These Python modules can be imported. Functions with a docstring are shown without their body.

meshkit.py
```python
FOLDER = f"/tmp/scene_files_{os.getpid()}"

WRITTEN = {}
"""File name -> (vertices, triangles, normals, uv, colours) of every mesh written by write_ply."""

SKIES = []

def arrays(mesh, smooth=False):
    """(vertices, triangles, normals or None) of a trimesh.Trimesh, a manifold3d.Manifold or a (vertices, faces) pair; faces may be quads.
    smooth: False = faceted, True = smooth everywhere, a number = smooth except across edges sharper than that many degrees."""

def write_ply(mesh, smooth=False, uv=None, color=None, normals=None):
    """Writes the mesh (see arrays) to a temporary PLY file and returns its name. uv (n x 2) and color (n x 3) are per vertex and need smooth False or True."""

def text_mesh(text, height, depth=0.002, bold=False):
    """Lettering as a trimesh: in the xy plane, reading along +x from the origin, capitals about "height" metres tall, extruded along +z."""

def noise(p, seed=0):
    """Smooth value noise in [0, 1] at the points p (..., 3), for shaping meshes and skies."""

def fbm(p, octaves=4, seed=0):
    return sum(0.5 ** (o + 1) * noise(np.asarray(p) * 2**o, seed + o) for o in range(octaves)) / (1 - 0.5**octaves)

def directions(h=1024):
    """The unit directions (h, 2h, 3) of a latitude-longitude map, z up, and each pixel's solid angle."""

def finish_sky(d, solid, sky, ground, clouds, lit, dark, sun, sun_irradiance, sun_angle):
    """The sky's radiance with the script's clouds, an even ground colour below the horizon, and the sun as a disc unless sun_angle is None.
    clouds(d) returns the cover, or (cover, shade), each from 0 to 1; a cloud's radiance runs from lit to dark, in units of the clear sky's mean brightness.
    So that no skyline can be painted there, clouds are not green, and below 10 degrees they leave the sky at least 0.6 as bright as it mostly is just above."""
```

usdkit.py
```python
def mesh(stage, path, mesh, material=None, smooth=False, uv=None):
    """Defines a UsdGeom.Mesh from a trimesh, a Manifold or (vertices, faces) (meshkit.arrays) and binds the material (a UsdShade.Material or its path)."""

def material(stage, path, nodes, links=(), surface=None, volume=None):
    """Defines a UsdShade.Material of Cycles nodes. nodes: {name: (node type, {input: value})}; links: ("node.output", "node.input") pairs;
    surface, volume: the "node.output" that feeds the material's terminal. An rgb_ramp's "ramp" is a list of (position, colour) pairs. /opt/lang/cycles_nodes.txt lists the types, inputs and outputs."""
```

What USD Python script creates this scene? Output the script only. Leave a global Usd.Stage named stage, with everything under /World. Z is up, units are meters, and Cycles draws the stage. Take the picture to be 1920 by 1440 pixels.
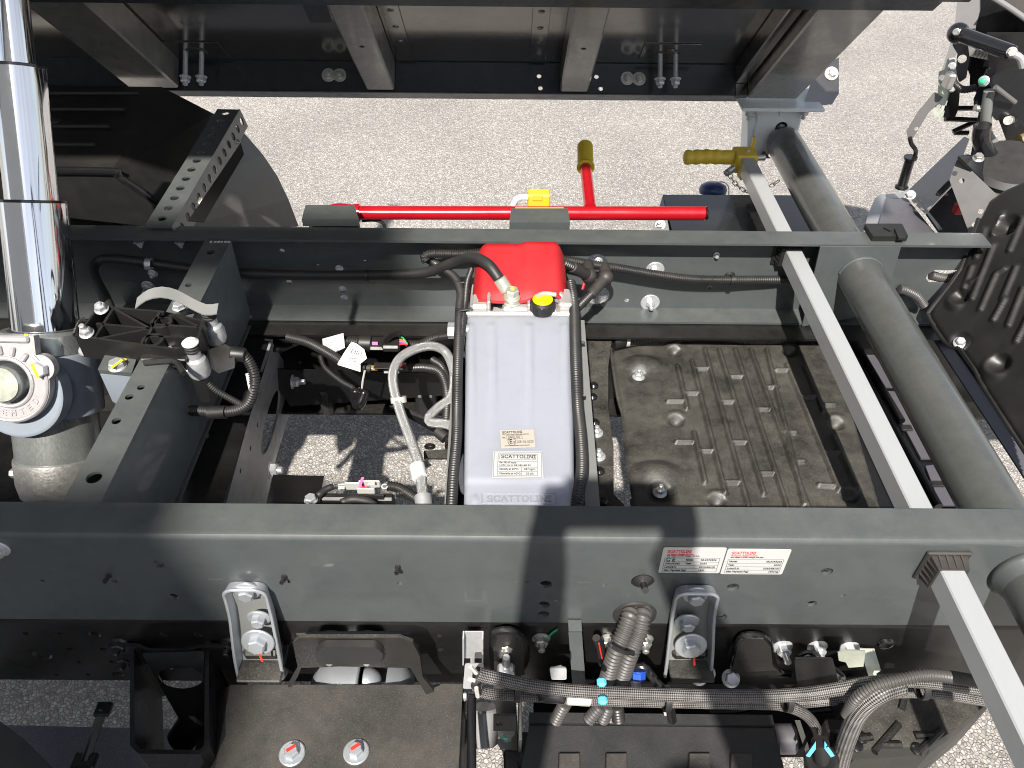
import math, random
import numpy as np, trimesh, manifold3d as m3, meshkit, usdkit
from shapely.geometry import Polygon, Point, LineString, box as sbox
from shapely import affinity
from shapely.ops import unary_union
from pxr import Usd, UsdGeom, UsdLux, UsdShade, Gf, Sdf

random.seed(7); rng = np.random.default_rng(7)
stage = Usd.Stage.CreateInMemory()
UsdGeom.SetStageUpAxis(stage, UsdGeom.Tokens.z); UsdGeom.SetStageMetersPerUnit(stage, 1.0)
stage.SetDefaultPrim(UsdGeom.Xform.Define(stage, '/World').GetPrim())
UsdGeom.Scope.Define(stage, '/World/Looks')

# ------------------------------------------------------------------ camera (z = 0 is the top of the truck's subframe, the ground lies at GZ)
GZ = -0.92
FPX, PITCH, YAW, ROLL, CY, CZ = 1487.18, 0.7323, 0.0051, 0.0113, -0.6361, 0.8433
EXPOSURE = 1.0
F_ = np.array([math.sin(YAW)*math.cos(PITCH), math.cos(YAW)*math.cos(PITCH), -math.sin(PITCH)])
R_ = np.cross(F_, [0, 0, 1]); R_ /= np.linalg.norm(R_); U_ = np.cross(R_, F_)
R_, U_ = math.cos(ROLL)*R_ + math.sin(ROLL)*U_, math.cos(ROLL)*U_ - math.sin(ROLL)*R_
CAM = np.array([0, CY, CZ])
cam = UsdGeom.Camera.Define(stage, '/World/camera')
M = Gf.Matrix4d(*R_, 0, *U_, 0, *(-F_), 0, *CAM, 1)
cam.AddTransformOp().Set(M)
cam.CreateHorizontalApertureAttr(36.0); cam.CreateVerticalApertureAttr(27.0)
cam.CreateFocalLengthAttr(36.0*FPX/1920); cam.CreateClippingRangeAttr(Gf.Vec2f(0.02, 400))
cam.CreateExposureAttr(EXPOSURE)

# ------------------------------------------------------------------ sky and sun
SUN = np.array([-0.17, -0.835, 1.0]); SUN /= np.linalg.norm(SUN)
usdkit.material(stage, '/World/Looks/sky_look', {
    'sky': ('sky_texture', {'sky_type': 'single_scattering', 'sun_disc': False, 'sun_elevation': math.asin(SUN[2]), 'sun_rotation': math.atan2(SUN[0], SUN[1])}),
    'tc': ('texture_coordinate', {}), 'n': ('noise_texture', {'scale': 2.2, 'detail': 6., 'roughness': .58}), 'nr': ('map_range', {'from_min': .36, 'from_max': .64, 'to_min': .12, 'to_max': .85, 'clamp': True}),
    'w': ('hsv', {'saturation': .12, 'value': 1.55}), 'm': ('mix_color', {}), 'bg': ('background_shader', {'strength': 0.07})},
    [('tc.generated', 'n.vector'), ('n.fac', 'nr.value'), ('nr.result', 'm.fac'), ('sky.color', 'w.color'), ('sky.color', 'm.a'), ('w.color', 'm.b'), ('m.result', 'bg.color')], surface='bg.background')
dome = UsdLux.DomeLight.Define(stage, '/World/sky')
UsdShade.MaterialBindingAPI.Apply(dome.GetPrim()).Bind(UsdShade.Material.Get(stage, '/World/Looks/sky_look'))
dome.GetPrim().SetCustomDataByKey('kind', 'structure')
dome.GetPrim().SetCustomDataByKey('label', 'daylight sky with thin bright cloud above the truck')
sun = UsdLux.DistantLight.Define(stage, '/World/sun')
sun.CreateNormalizeAttr(True); sun.CreateIntensityAttr(1.25); sun.CreateAngleAttr(0.8); sun.CreateColorAttr(Gf.Vec3f(1.0, 0.95, 0.88))
zx = np.cross([0, 1, 0], SUN); zx /= np.linalg.norm(zx); zy = np.cross(SUN, zx)
sun.AddTransformOp().Set(Gf.Matrix4d(*zx, 0, *zy, 0, *SUN, 0, 0, 0, 5, 1))

# ------------------------------------------------------------------ materials
LOOK = {}
def pbr(name, c, rough=.4, metal=0., var=.12, scale=25., dust=0., dustc=(.20, .175, .135), grit=0., bump=0., bscale=350., spec=.5, rvar=.12, coat=0., stretch=None, **extra):
    c = np.array(c, float)
    n = {'g': ('geometry', {}), 'n1': ('noise_texture', {'scale': scale, 'detail': 5.0, 'roughness': .6}),
         'lo': ('mix_color', {'a': tuple(c*(1-var)), 'b': tuple(np.minimum(c*(1+var), 1))}),
         'rr': ('map_range', {'from_min': .3, 'from_max': .7, 'to_min': max(rough-rvar/2, .02), 'to_max': min(rough+rvar/2, 1), 'clamp': True}),
         'p': ('principled_bsdf', {'metallic': metal, 'specular_ior_level': spec, 'coat_weight': coat, **extra})}
    l = [('n1.fac', 'lo.fac'), ('n1.fac', 'rr.value')]
    if stretch:
        n['mp'] = ('mapping', {'scale': stretch}); l += [('g.position', 'mp.vector'), ('mp.vector', 'n1.vector')]
    else: l += [('g.position', 'n1.vector')]
    col, ro = 'lo.result', 'rr.result'
    if dust or grit:
        n['up'] = ('separate_xyz', {}); l += [('g.normal', 'up.vector')]
        n['um'] = ('map_range', {'from_min': .15, 'from_max': .95, 'to_min': .12, 'to_max': 1., 'clamp': True}); l += [('up.z', 'um.value')]
    if dust:
        n['nd'] = ('noise_texture', {'scale': 14., 'detail': 9., 'roughness': .74}); l += [('g.position', 'nd.vector')]
        n['dm'] = ('map_range', {'from_min': .36, 'from_max': .66, 'to_min': .12*dust, 'to_max': dust, 'clamp': True}); l += [('nd.fac', 'dm.value')]
        n['df'] = ('math', {'math_type': 'multiply', 'use_clamp': True}); l += [('dm.result', 'df.value1'), ('um.result', 'df.value2')]
        n['dc'] = ('mix_color', {'b': dustc}); l += [('df.value', 'dc.fac'), (col, 'dc.a')]; col = 'dc.result'
        n['dr'] = ('mix_float', {'b': .85}); l += [('df.value', 'dr.fac'), (ro, 'dr.a')]; ro = 'dr.result'
    if grit:
        n['ng'] = ('noise_texture', {'scale': 420., 'detail': 3., 'roughness': .7}); l += [('g.position', 'ng.vector')]
        n['gm'] = ('map_range', {'from_min': .56, 'from_max': .72, 'to_min': 0., 'to_max': grit, 'clamp': True}); l += [('ng.fac', 'gm.value')]
        n['gf'] = ('math', {'math_type': 'multiply', 'use_clamp': True}); l += [('gm.result', 'gf.value1'), ('um.result', 'gf.value2')]
        n['gc'] = ('mix_color', {'b': tuple(np.minimum(np.array(dustc)*1.7, .9))}); l += [('gf.value', 'gc.fac'), (col, 'gc.a')]; col = 'gc.result'
    l += [(col, 'p.base_color'), (ro, 'p.roughness')]
    if bump:
        n['nb'] = ('noise_texture', {'scale': bscale, 'detail': 3.}); n['b'] = ('bump', {'strength': bump, 'distance': .001})
        l += [('g.position', 'nb.vector'), ('nb.fac', 'b.height'), ('b.normal', 'p.normal')]
    LOOK[name] = usdkit.material(stage, '/World/Looks/' + name, n, l, surface='p.BSDF')

pbr('frame_paint', (.056, .064, .065), .34, dust=.24, dustc=(.17, .16, .135), grit=.10, bump=.05, bscale=260., coat=.15)
pbr('tube_paint', (.060, .063, .060), .25, dust=.20, dustc=(.13, .125, .11), grit=.12, bump=.04, coat=.3)
pbr('fender_pale', (.42, .40, .385), .3, var=.05, coat=.3)
pbr('cloth_dark', (.02, .022, .03), .8)
pbr('cloth_blue', (.05, .07, .13), .8)
pbr('skin', (.45, .28, .20), .5)
pbr('hair_brown', (.03, .02, .012), .6)
pbr('bearer_paint', (.34, .325, .305), .30, metal=.8, var=.05, bump=.02, coat=.3)
pbr('bed_dark', (.016, .018, .021), .30, var=.06, coat=.2)
pbr('guard_plastic', (.10, .096, .094), .35, var=.05)
pbr('wall_paint', (.42, .40, .37), .7, var=.06)
pbr('wall_roof', (.12, .11, .11), .6)
pbr('pane_dark', (.02, .025, .03), .1)
pbr('bed_paint', (.19, .18, .17), .21, metal=.93, var=.05, bump=.01, bscale=60., coat=.5, rvar=.03, coat_roughness=.10)
pbr('chassis_black', (.006, .006, .006), .33, dust=.10, dustc=(.12, .11, .09), grit=.28)
pbr('chassis_clean', (.005, .005, .0055), .28, dust=.03)
pbr('dusty_black', (.010, .0095, .009), .40, dust=.55, dustc=(.105, .097, .08), grit=.6, bump=.25, bscale=300.)
pbr('box_paint', (.022, .021, .019), .5, dust=.5, dustc=(.085, .076, .062), grit=.5, bump=.35, bscale=420.)
pbr('black_plastic', (.009, .009, .009), .45, dust=.06, bump=.06)
pbr('brown_plastic', (.024, .021, .020), .5, dust=.12)
pbr('grey_plastic', (.016, .0165, .018), .5, dust=.26, dustc=(.065, .06, .052), grit=.25, bump=.4, bscale=500.)
pbr('gloss_black', (.006, .006, .007), .16, dust=.03, coat=.4)
pbr('rubber', (.015, .015, .0155), .55, dust=.10, bump=.1)
pbr('conduit_black', (.013, .013, .0135), .42, dust=.10)
pbr('conduit_grey', (.050, .047, .047), .45, dust=.15)
pbr('chrome', (.78, .79, .82), .07, 1., var=.03, rvar=.04)
pbr('brushed_steel', (.40, .42, .40), .30, .8, var=.05, scale=40., stretch=(8, 8, .6), rvar=.10)
pbr('cast_steel', (.50, .49, .46), .45, .85, var=.16, scale=120., bump=.5, bscale=240.)
pbr('zinc', (.52, .53, .54), .36, .6, var=.12, scale=90., dust=.10, bump=.05)
pbr('zinc_yellow', (.50, .53, .44), .36, .6, var=.14, scale=70.)
pbr('aluminium', (.43, .44, .44), .40, .35, var=.05, scale=30., dust=.05, stretch=(30, 1, 30))
pbr('alu_shell', (.42, .44, .46), .36, .6, var=.08)
pbr('cast_aluminium', (.50, .47, .45), .48, .55, var=.14, scale=60., bump=.3, bscale=220.)
pbr('cast_pale', (.36, .34, .34), .45, .35, var=.08, scale=80., bump=.3, bscale=300.)
pbr('ring_paint', (.20, .225, .26), .40, var=.05, bump=.03)
pbr('hinge_paint', (.56, .59, .60), .38, var=.07, dust=.08)
pbr('strip_paint', (.15, .155, .15), .42, var=.08, dust=.1)
pbr('red_plastic', (.36, .006, .010), .58, var=.06, bump=.25, bscale=700., dust=.03)
pbr('red_paint', (.32, .004, .010), .20, var=.05, coat=.4, dust=.03)
pbr('yellow_plastic', (.60, .43, .03), .42, var=.06, dust=.06)
pbr('cap_yellow', (.62, .50, .0), .45, var=.04)
pbr('blue_clip', (.10, .42, .68), .4, var=.06)
pbr('blue_cap', (.02, .045, .16), .35, var=.06)
pbr('blue_nut', (.02, .08, .45), .3, .2)
pbr('tag_white', (.55, .54, .52), .55, var=.05)
pbr('label_silver', (.46, .46, .45), .35, .15, var=.05)
pbr('label_cream', (.36, .33, .28), .5, var=.08)
pbr('ink_black', (.02, .02, .025), .5)
pbr('ink_red', (.70, .03, .02), .45)
pbr('ink_yellow', (.86, .72, .02), .45)
pbr('mark_green', (.03, .42, .20), .45)
pbr('mark_pink', (.80, .16, .36), .45)
pbr('wire_orange', (.60, .22, .03), .4)
pbr('wire_violet', (.20, .10, .35), .4)
pbr('connector_grey', (.38, .37, .35), .45, var=.05)
pbr('nylon_white', (.45, .43, .40), .5)
pbr('purple_plate', (.070, .068, .080), .34, var=.08, dust=.12)
pbr('fender_grey', (.20, .195, .195), .30, var=.06, coat=.3)
pbr('slab_grey', (.06, .065, .08), .55, var=.3, scale=90., grit=.45)
pbr('tan_plastic', (.17, .12, .04), .5)
pbr('tyre_rubber', (.020, .020, .020), .75, dust=.2)
pbr('tank_plastic', (.285, .30, .345), .36, var=.03, subsurface_weight=.35, subsurface_scale=.02, subsurface_radius=(1., 1., 1.2), bump=.05, bscale=200.)

def uv_weave(name, c0, c1, ku, mv, rough, metal=0., bump=.8):     # braided sleeves and foil: crossing strands along the tube's own coordinates
    n = {'t': ('texture_coordinate', {}), 's': ('separate_xyz', {}),
         'a': ('math', {'math_type': 'multiply', 'value2': 2*math.pi*ku}), 'b': ('math', {'math_type': 'multiply', 'value2': 2*math.pi*mv}),
         'p1': ('math', {'math_type': 'add'}), 'p2': ('math', {'math_type': 'subtract'}), 's1': ('math', {'math_type': 'sine'}), 's2': ('math', {'math_type': 'sine'}),
         'm': ('math', {'math_type': 'multiply'}), 'r': ('map_range', {'from_min': -.6, 'from_max': .6, 'clamp': True}),
         'g': ('geometry', {}), 'nz': ('noise_texture', {'scale': 45., 'detail': 4.}), 'mm': ('math', {'math_type': 'multiply'}),
         'c': ('mix_color', {'a': c0, 'b': c1}), 'bp': ('bump', {'strength': bump, 'distance': .0016}), 'p': ('principled_bsdf', {'roughness': rough, 'metallic': metal})}
    l = [('t.UV', 's.vector'), ('s.x', 'a.value1'), ('s.y', 'b.value1'), ('a.value', 'p1.value1'), ('b.value', 'p1.value2'), ('a.value', 'p2.value1'), ('b.value', 'p2.value2'),
         ('p1.value', 's1.value1'), ('p2.value', 's2.value1'), ('s1.value', 'm.value1'), ('s2.value', 'm.value2'), ('m.value', 'r.value'),
         ('g.position', 'nz.vector'), ('r.result', 'mm.value1'), ('nz.fac', 'mm.value2'), ('mm.value', 'c.fac'), ('c.result', 'p.base_color'),
         ('r.result', 'bp.height'), ('bp.normal', 'p.normal')]
    LOOK[name] = usdkit.material(stage, '/World/Looks/' + name, n, l, surface='p.BSDF')
uv_weave('braid', (.010, .009, .009), (.40, .375, .36), 190, 8, .40)
uv_weave('foil', (.28, .28, .28), (.66, .66, .66), 300, 14, .30, .5, .7)

usdkit.material(stage, '/World/Looks/asphalt', {
    'g': ('geometry', {}), 'v': ('voronoi_texture', {'scale': 125., 'feature': 'f1'}), 've': ('voronoi_texture', {'scale': 125., 'feature': 'distance_to_edge'}),
    'sc': ('separate_color', {}), 'cr': ('rgb_ramp', {'ramp': [(0, (.23, .215, .198)), (.3, (.315, .296, .273)), (.7, (.375, .353, .326)), (.92, (.48, .458, .428)), (1, (.44, .385, .32))]}),
    'em': ('map_range', {'from_min': .0, 'from_max': .16, 'clamp': True}), 'mx': ('mix_color', {'a': (.15, .14, .131)}),
    'n': ('noise_texture', {'scale': 1.3, 'detail': 6., 'roughness': .6}), 'nm': ('map_range', {'from_min': .3, 'from_max': .7, 'to_min': .86, 'to_max': 1.1, 'clamp': True}),
    'hs': ('hsv', {}), 'hm': ('math', {'math_type': 'multiply'}), 'hp': ('mix_float', {'fac': .5}), 'b': ('bump', {'strength': .7, 'distance': .004}), 'p': ('principled_bsdf', {'roughness': .75, 'specular_ior_level': .3})},
    [('g.position', 'v.vector'), ('g.position', 've.vector'), ('v.color', 'sc.color'), ('sc.r', 'cr.fac'), ('ve.distance', 'em.value'), ('em.result', 'mx.fac'), ('cr.color', 'mx.b'),
     ('g.position', 'n.vector'), ('n.fac', 'nm.value'), ('nm.result', 'hs.value'), ('mx.result', 'hs.color'), ('hs.color', 'p.base_color'),
     ('em.result', 'hm.value1'), ('sc.g', 'hm.value2'), ('hm.value', 'b.height'), ('b.normal', 'p.normal')], surface='p.BSDF')
LOOK['asphalt'] = UsdShade.Material.Get(stage, '/World/Looks/asphalt')

# ------------------------------------------------------------------ placing: where a sight line of the survey photograph meets a known plane of the truck
def V(px, py, x=None, y=None, z=None, o=None, n=None):
    d = F_ + (px-960)/FPX*R_ - (py-720)/FPX*U_
    if o is None:
        i = 0 if x is not None else 1 if y is not None else 2
        return CAM + d*(((x, y, z)[i] - CAM[i])/d[i])
    o, n = np.asarray(o, float), np.asarray(n, float)
    return CAM + d*(((o-CAM)@n)/(d@n))

# ------------------------------------------------------------------ shapes
def nrm(v): v = np.asarray(v, float); return v/np.linalg.norm(v)
def frame(n, up=None):
    n = nrm(n); a = np.array([0, 0, 1.]) if up is None else np.asarray(up, float)
    if abs(nrm(a)@n) > .95: a = np.array([1., 0, 0])
    ex = nrm(np.cross(a, n)); return ex, np.cross(n, ex), n
def mat4(o, ex, ey, ez): m = np.eye(4); m[:3, 0], m[:3, 1], m[:3, 2], m[:3, 3] = ex, ey, ez, o; return m
def tri(man): m = man.to_mesh(); return trimesh.Trimesh(m.vert_properties[:, :3], m.tri_verts, process=False)
def join(*a): return trimesh.util.concatenate([x for y in a for x in (y if isinstance(y, (list, tuple)) else [y])])
def hullpts(p): return trimesh.convex.convex_hull(np.asarray(p, float))
def rbox(a, b, r=.003):
    a, b = np.minimum(a, b).astype(float), np.maximum(a, b).astype(float); r = min(r, .45*(b-a).min()); p = []
    for i in range(8):
        s = np.array([i & 1, i >> 1 & 1, i >> 2 & 1]); c = np.where(s, b, a); w = np.where(s, -1, 1)*r
        for k in range(3): e = w.copy(); e[k] = 0; p.append(c+e)
    return hullpts(p)
def obox(o, ex, ey, ez, size, r=.003, base=False):            # oriented box; base: o is the middle of its lower face
    s = np.array(size)/2; m = rbox(-s, s, r)
    if base: m.apply_translation([0, 0, s[2]])
    m.apply_transform(mat4(o, nrm(ex), nrm(ey), nrm(ez))); return m
def cyl(p, q, r, n=24, r2=None, bev=0.):
    p, q = np.asarray(p, float), np.asarray(q, float); L = np.linalg.norm(q-p); r2 = r if r2 is None else r2
    prof = [(0, 0), (r-bev, 0), (r, bev), (r2, L-bev), (r2-bev, L), (0, L)] if bev else [(0, 0), (r, 0), (r2, L), (0, L)]
    m = trimesh.creation.revolve(np.array(prof), sections=n); m.apply_transform(mat4(p, *frame(q-p))); return m
def lathe(prof, o, n, sec=28, up=None):
    m = trimesh.creation.revolve(np.array(prof, float), sections=sec); m.apply_transform(mat4(np.asarray(o, float), *frame(n, up))); return m
def spline(p, step=.004):
    p = np.asarray(p, float)
    if len(p) == 2: n = max(2, int(np.linalg.norm(p[1]-p[0])/step)); return p[0] + np.linspace(0, 1, n+1)[:, None]*(p[1]-p[0])
    q = np.vstack([2*p[0]-p[1], p, 2*p[-1]-p[-2]]); out = []
    for i in range(1, len(q)-2):
        k = max(2, int(np.linalg.norm(q[i+1]-q[i])/step)); t = (np.arange(k)/k)[:, None]
        out.append(.5*(2*q[i] + (q[i+1]-q[i-1])*t + (2*q[i-1]-5*q[i]+4*q[i+1]-q[i+2])*t**2 + (3*q[i]-q[i-1]-3*q[i+1]+q[i+2])*t**3))
    return np.vstack(out + [p[-1:]])
def sweep(path, r, n=14):                                      # (vertices, faces, uv), closed at the ends
    path = np.asarray(path, float); N = len(path); r = np.broadcast_to(np.asarray(r, float), (N,))
    t = np.gradient(path, axis=0); t /= np.linalg.norm(t, axis=1, keepdims=True)
    a = frame(t[0])[0]; A = []
    for i in range(N): a = a - (a@t[i])*t[i]; a /= np.linalg.norm(a); A.append(a)
    A = np.array(A); B = np.cross(t, A); ang = np.linspace(0, 2*np.pi, n+1)
    v = path[:, None] + r[:, None, None]*(np.cos(ang)[None, :, None]*A[:, None] + np.sin(ang)[None, :, None]*B[:, None])
    s = np.r_[0, np.cumsum(np.linalg.norm(np.diff(path, axis=0), axis=1))]
    uv = np.stack([np.repeat(s, n+1), np.tile(ang/(2*np.pi), N)], 1)
    i, j = np.meshgrid(np.arange(N-1), np.arange(n), indexing='ij'); k = (i*(n+1)+j).ravel()
    f = np.vstack([np.stack([k, k+1, k+n+2], 1), np.stack([k, k+n+2, k+n+1], 1)])
    v = v.reshape(-1, 3); c0, c1 = len(v), len(v)+1
    v = np.vstack([v, path[:1], path[-1:]]); uv = np.vstack([uv, [[0, 0]], [[s[-1], 0]]])
    j = np.arange(n); f = np.vstack([f, np.stack([np.full(n, c0), j+1, j], 1), np.stack([np.full(n, c1), (N-1)*(n+1)+j, (N-1)*(n+1)+j+1], 1)])
    return v, f, uv
def tube(p, r, n=14, step=.006): return sweep(spline(p, step), r, n)
def corrugated(p, r, pitch=.0045, depth=.0016, n=14):
    q = spline(p, pitch/4); s = np.r_[0, np.cumsum(np.linalg.norm(np.diff(q, axis=0), axis=1))]
    m = max(8, int(s[-1]/pitch*4)); ss = np.linspace(0, s[-1], m+1); q = np.stack([np.interp(ss, s, q[:, k]) for k in range(3)], 1)
    return sweep(q, r - depth*np.array([0, 0, 1, 1])[np.arange(m+1) % 4], n)
def T(m): return trimesh.Trimesh(m[0], m[1], process=False) if isinstance(m, tuple) else m
def roundpoly(pts, r=.006): return Polygon(pts).buffer(-r, join_style=2).buffer(r, quad_segs=4) if r else Polygon(pts)
def plate(poly, t, o, ex, ey):                                  # a shapely outline in (ex, ey) made a sheet of thickness t, along ex x ey
    g = list(getattr(poly, 'geoms', [poly])); m = join([trimesh.creation.extrude_polygon(a, t, engine='earcut') for a in g])
    ex, ey = nrm(ex), nrm(ey); m.apply_transform(mat4(np.asarray(o, float), ex, ey, np.cross(ex, ey))); return m
def pplate(pts, o, n, t, r=0., holes=(), slots=(), up=None):    # sheet on the plane (o, n), its outline given by sight lines; grows along n
    o = np.asarray(o, float); ex, ey, nn = frame(n, up)
    to = lambda q: ((V(*q, o=o, n=nn)-o)@ex, (V(*q, o=o, n=nn)-o)@ey)
    g = Polygon([to(q) for q in pts])
    if not g.is_valid: g = g.buffer(0)
    if r: g = g.buffer(-r, join_style=2).buffer(r, quad_segs=4)
    for h in holes: g = g.difference(Point(to(h[:2])).buffer(h[2], quad_segs=5))
    for a, b, w in slots: g = g.difference(LineString([to(a), to(b)]).buffer(w, quad_segs=4))
    return plate(g, t, o, ex, ey)
def hexbolt(p, n, s=.009, h=.007, washer=.017, stud=0., wt=.002, dome=False, spin=.3, flange=0.):
    out, z = [], 0.
    if washer: out.append([(0, 0), (washer, 0), (washer, wt*.6), (washer-wt*.5, wt), (0, wt)]); z = wt
    if flange: out.append([(0, z), (flange, z), (flange, z+.0015), (s*1.02, z+.004), (0, z+.004)]); z += .003
    ms = [lathe(q, (0, 0, 0), (0, 0, 1), 24) for q in out]
    hx = trimesh.creation.revolve(np.array([(0, z), (s*1.12, z), (s*1.12, z+h*.8), (s*.95, z+h), (0, z+h)]), sections=6)
    hx.apply_transform(trimesh.transformations.rotation_matrix(spin, (0, 0, 1))); ms.append(hx)
    if stud: ms.append(cyl((0, 0, z), (0, 0, z+h+stud), s*.55, 12, bev=.0012))
    if dome: ms.append(lathe([(0, z+h), (s*.7, z+h), (s*.6, z+h+.002), (s*.3, z+h+.0035), (0, z+h+.004)], (0, 0, 0), (0, 0, 1), 12))
    m = join(ms); m.apply_transform(mat4(np.asarray(p, float), *frame(n))); return m
def rivet(p, n, r=.009, h=.005): return lathe([(0, 0), (r, 0), (r*.92, h*.45), (r*.6, h*.85), (0, h)], p, n, 14)
def text(s, o, ex, ey, width=None, h=.005, depth=.0003, bold=True, align='l'):
    m = meshkit.text_mesh(s, h, depth, bold=bold); w = m.bounds[1, 0]
    k = (width/w) if width else 1.; m.vertices[:, 0] *= k
    if align != 'l': m.vertices[:, 0] -= m.bounds[1, 0]*(.5 if align == 'c' else 1.)
    ex, ey = nrm(ex), nrm(ey); m.apply_transform(mat4(np.asarray(o, float), ex, ey, np.cross(ex, ey))); return m
def punch(mesh, cutters):                                       # holes through a solid
    a = m3.Manifold(m3.Mesh(np.asarray(mesh.vertices, np.float32), np.asarray(mesh.faces, np.uint32)))
    for c in cutters: a = a - m3.Manifold(m3.Mesh(np.asarray(c.vertices, np.float32), np.asarray(c.faces, np.uint32)))
    return tri(a)
def profile_x(pts, x0, x1, rev=False):                          # (y, z) outline drawn out along x
    m = m3.CrossSection([np.asarray(pts, float)], m3.FillRule.NonZero).extrude(x1-x0); m = tri(m)
    v = m.vertices.copy(); m.vertices = np.stack([v[:, 2]+x0, v[:, 0], v[:, 1]], 1); return m
def profile_y(pts, y0, y1):                                     # (x, z) outline drawn out along y
    m = tri(m3.CrossSection([np.asarray(pts, float)], m3.FillRule.NonZero).extrude(y1-y0))
    v = m.vertices.copy(); m.vertices = np.stack([v[:, 0], y1-v[:, 2], v[:, 1]], 1); return m
def link(c, d, up, L=.013, w=.0045, r=.0011):
    ex = nrm(d); ez = nrm(np.cross(ex, up)); ey = np.cross(ez, ex); a = np.linspace(0, 2*np.pi, 15)
    p = [c + ex*((L/2-w)*np.sign(np.cos(t)) + w*np.cos(t)) + ey*w*np.sin(t) for t in a]
    return T(sweep(np.array(p), r, 6))

# ------------------------------------------------------------------ objects
USED = {}
def numbered(parent, name):
    k = (parent, name); USED[k] = USED.get(k, -1)+1
    return f'{parent}/{name}' + (f'_{USED[k]:03d}' if USED[k] else '')
def tag(prim, label=None, cat=None, group=None, kind=None):
    for k, v in (('label', label), ('category', cat), ('group', group), ('kind', kind)):
        if v: prim.SetCustomDataByKey(k, v)
def thing(name, label, cat, group=None, kind=None):
    x = UsdGeom.Xform.Define(stage, numbered('/World', name)); tag(x.GetPrim(), label, cat, group, kind); return str(x.GetPath())
def part(parent, name, mesh, look, smooth=30, label=None):
    path = numbered(parent, name); uv = None
    if isinstance(mesh, tuple) and len(mesh) == 3: mesh, uv, smooth = (mesh[0], mesh[1]), mesh[2], True
    p = usdkit.mesh(stage, path, mesh, LOOK[look], smooth=smooth, uv=uv)
    if label: tag(p.GetPrim(), label)
    return path
def single(name, mesh, look, label, cat, group=None, smooth=30, kind=None):
    p = part('/World', name, mesh, look, smooth); tag(stage.GetPrimAtPath(p), label, cat, group, kind); return p

X_, Y_, Z_ = np.eye(3)
W, FW, HR = .78, .055, .202      # subframe: outer width, flange width, rail height
# ================================================================== ground
def sheet(x0, x1, y0, y1, z, n=2):
    v = np.array([[x, y, z] for y in np.linspace(y0, y1, n) for x in np.linspace(x0, x1, n)])
    f = [(j*n+i, j*n+i+1, (j+1)*n+i+1, (j+1)*n+i) for j in range(n-1) for i in range(n-1)]
    return v, np.array(f)
single('ground', sheet(-60, 60, -60, 60, GZ), 'asphalt', 'pale coarse grained asphalt yard under the truck', 'asphalt', kind='structure', smooth=False)

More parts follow.
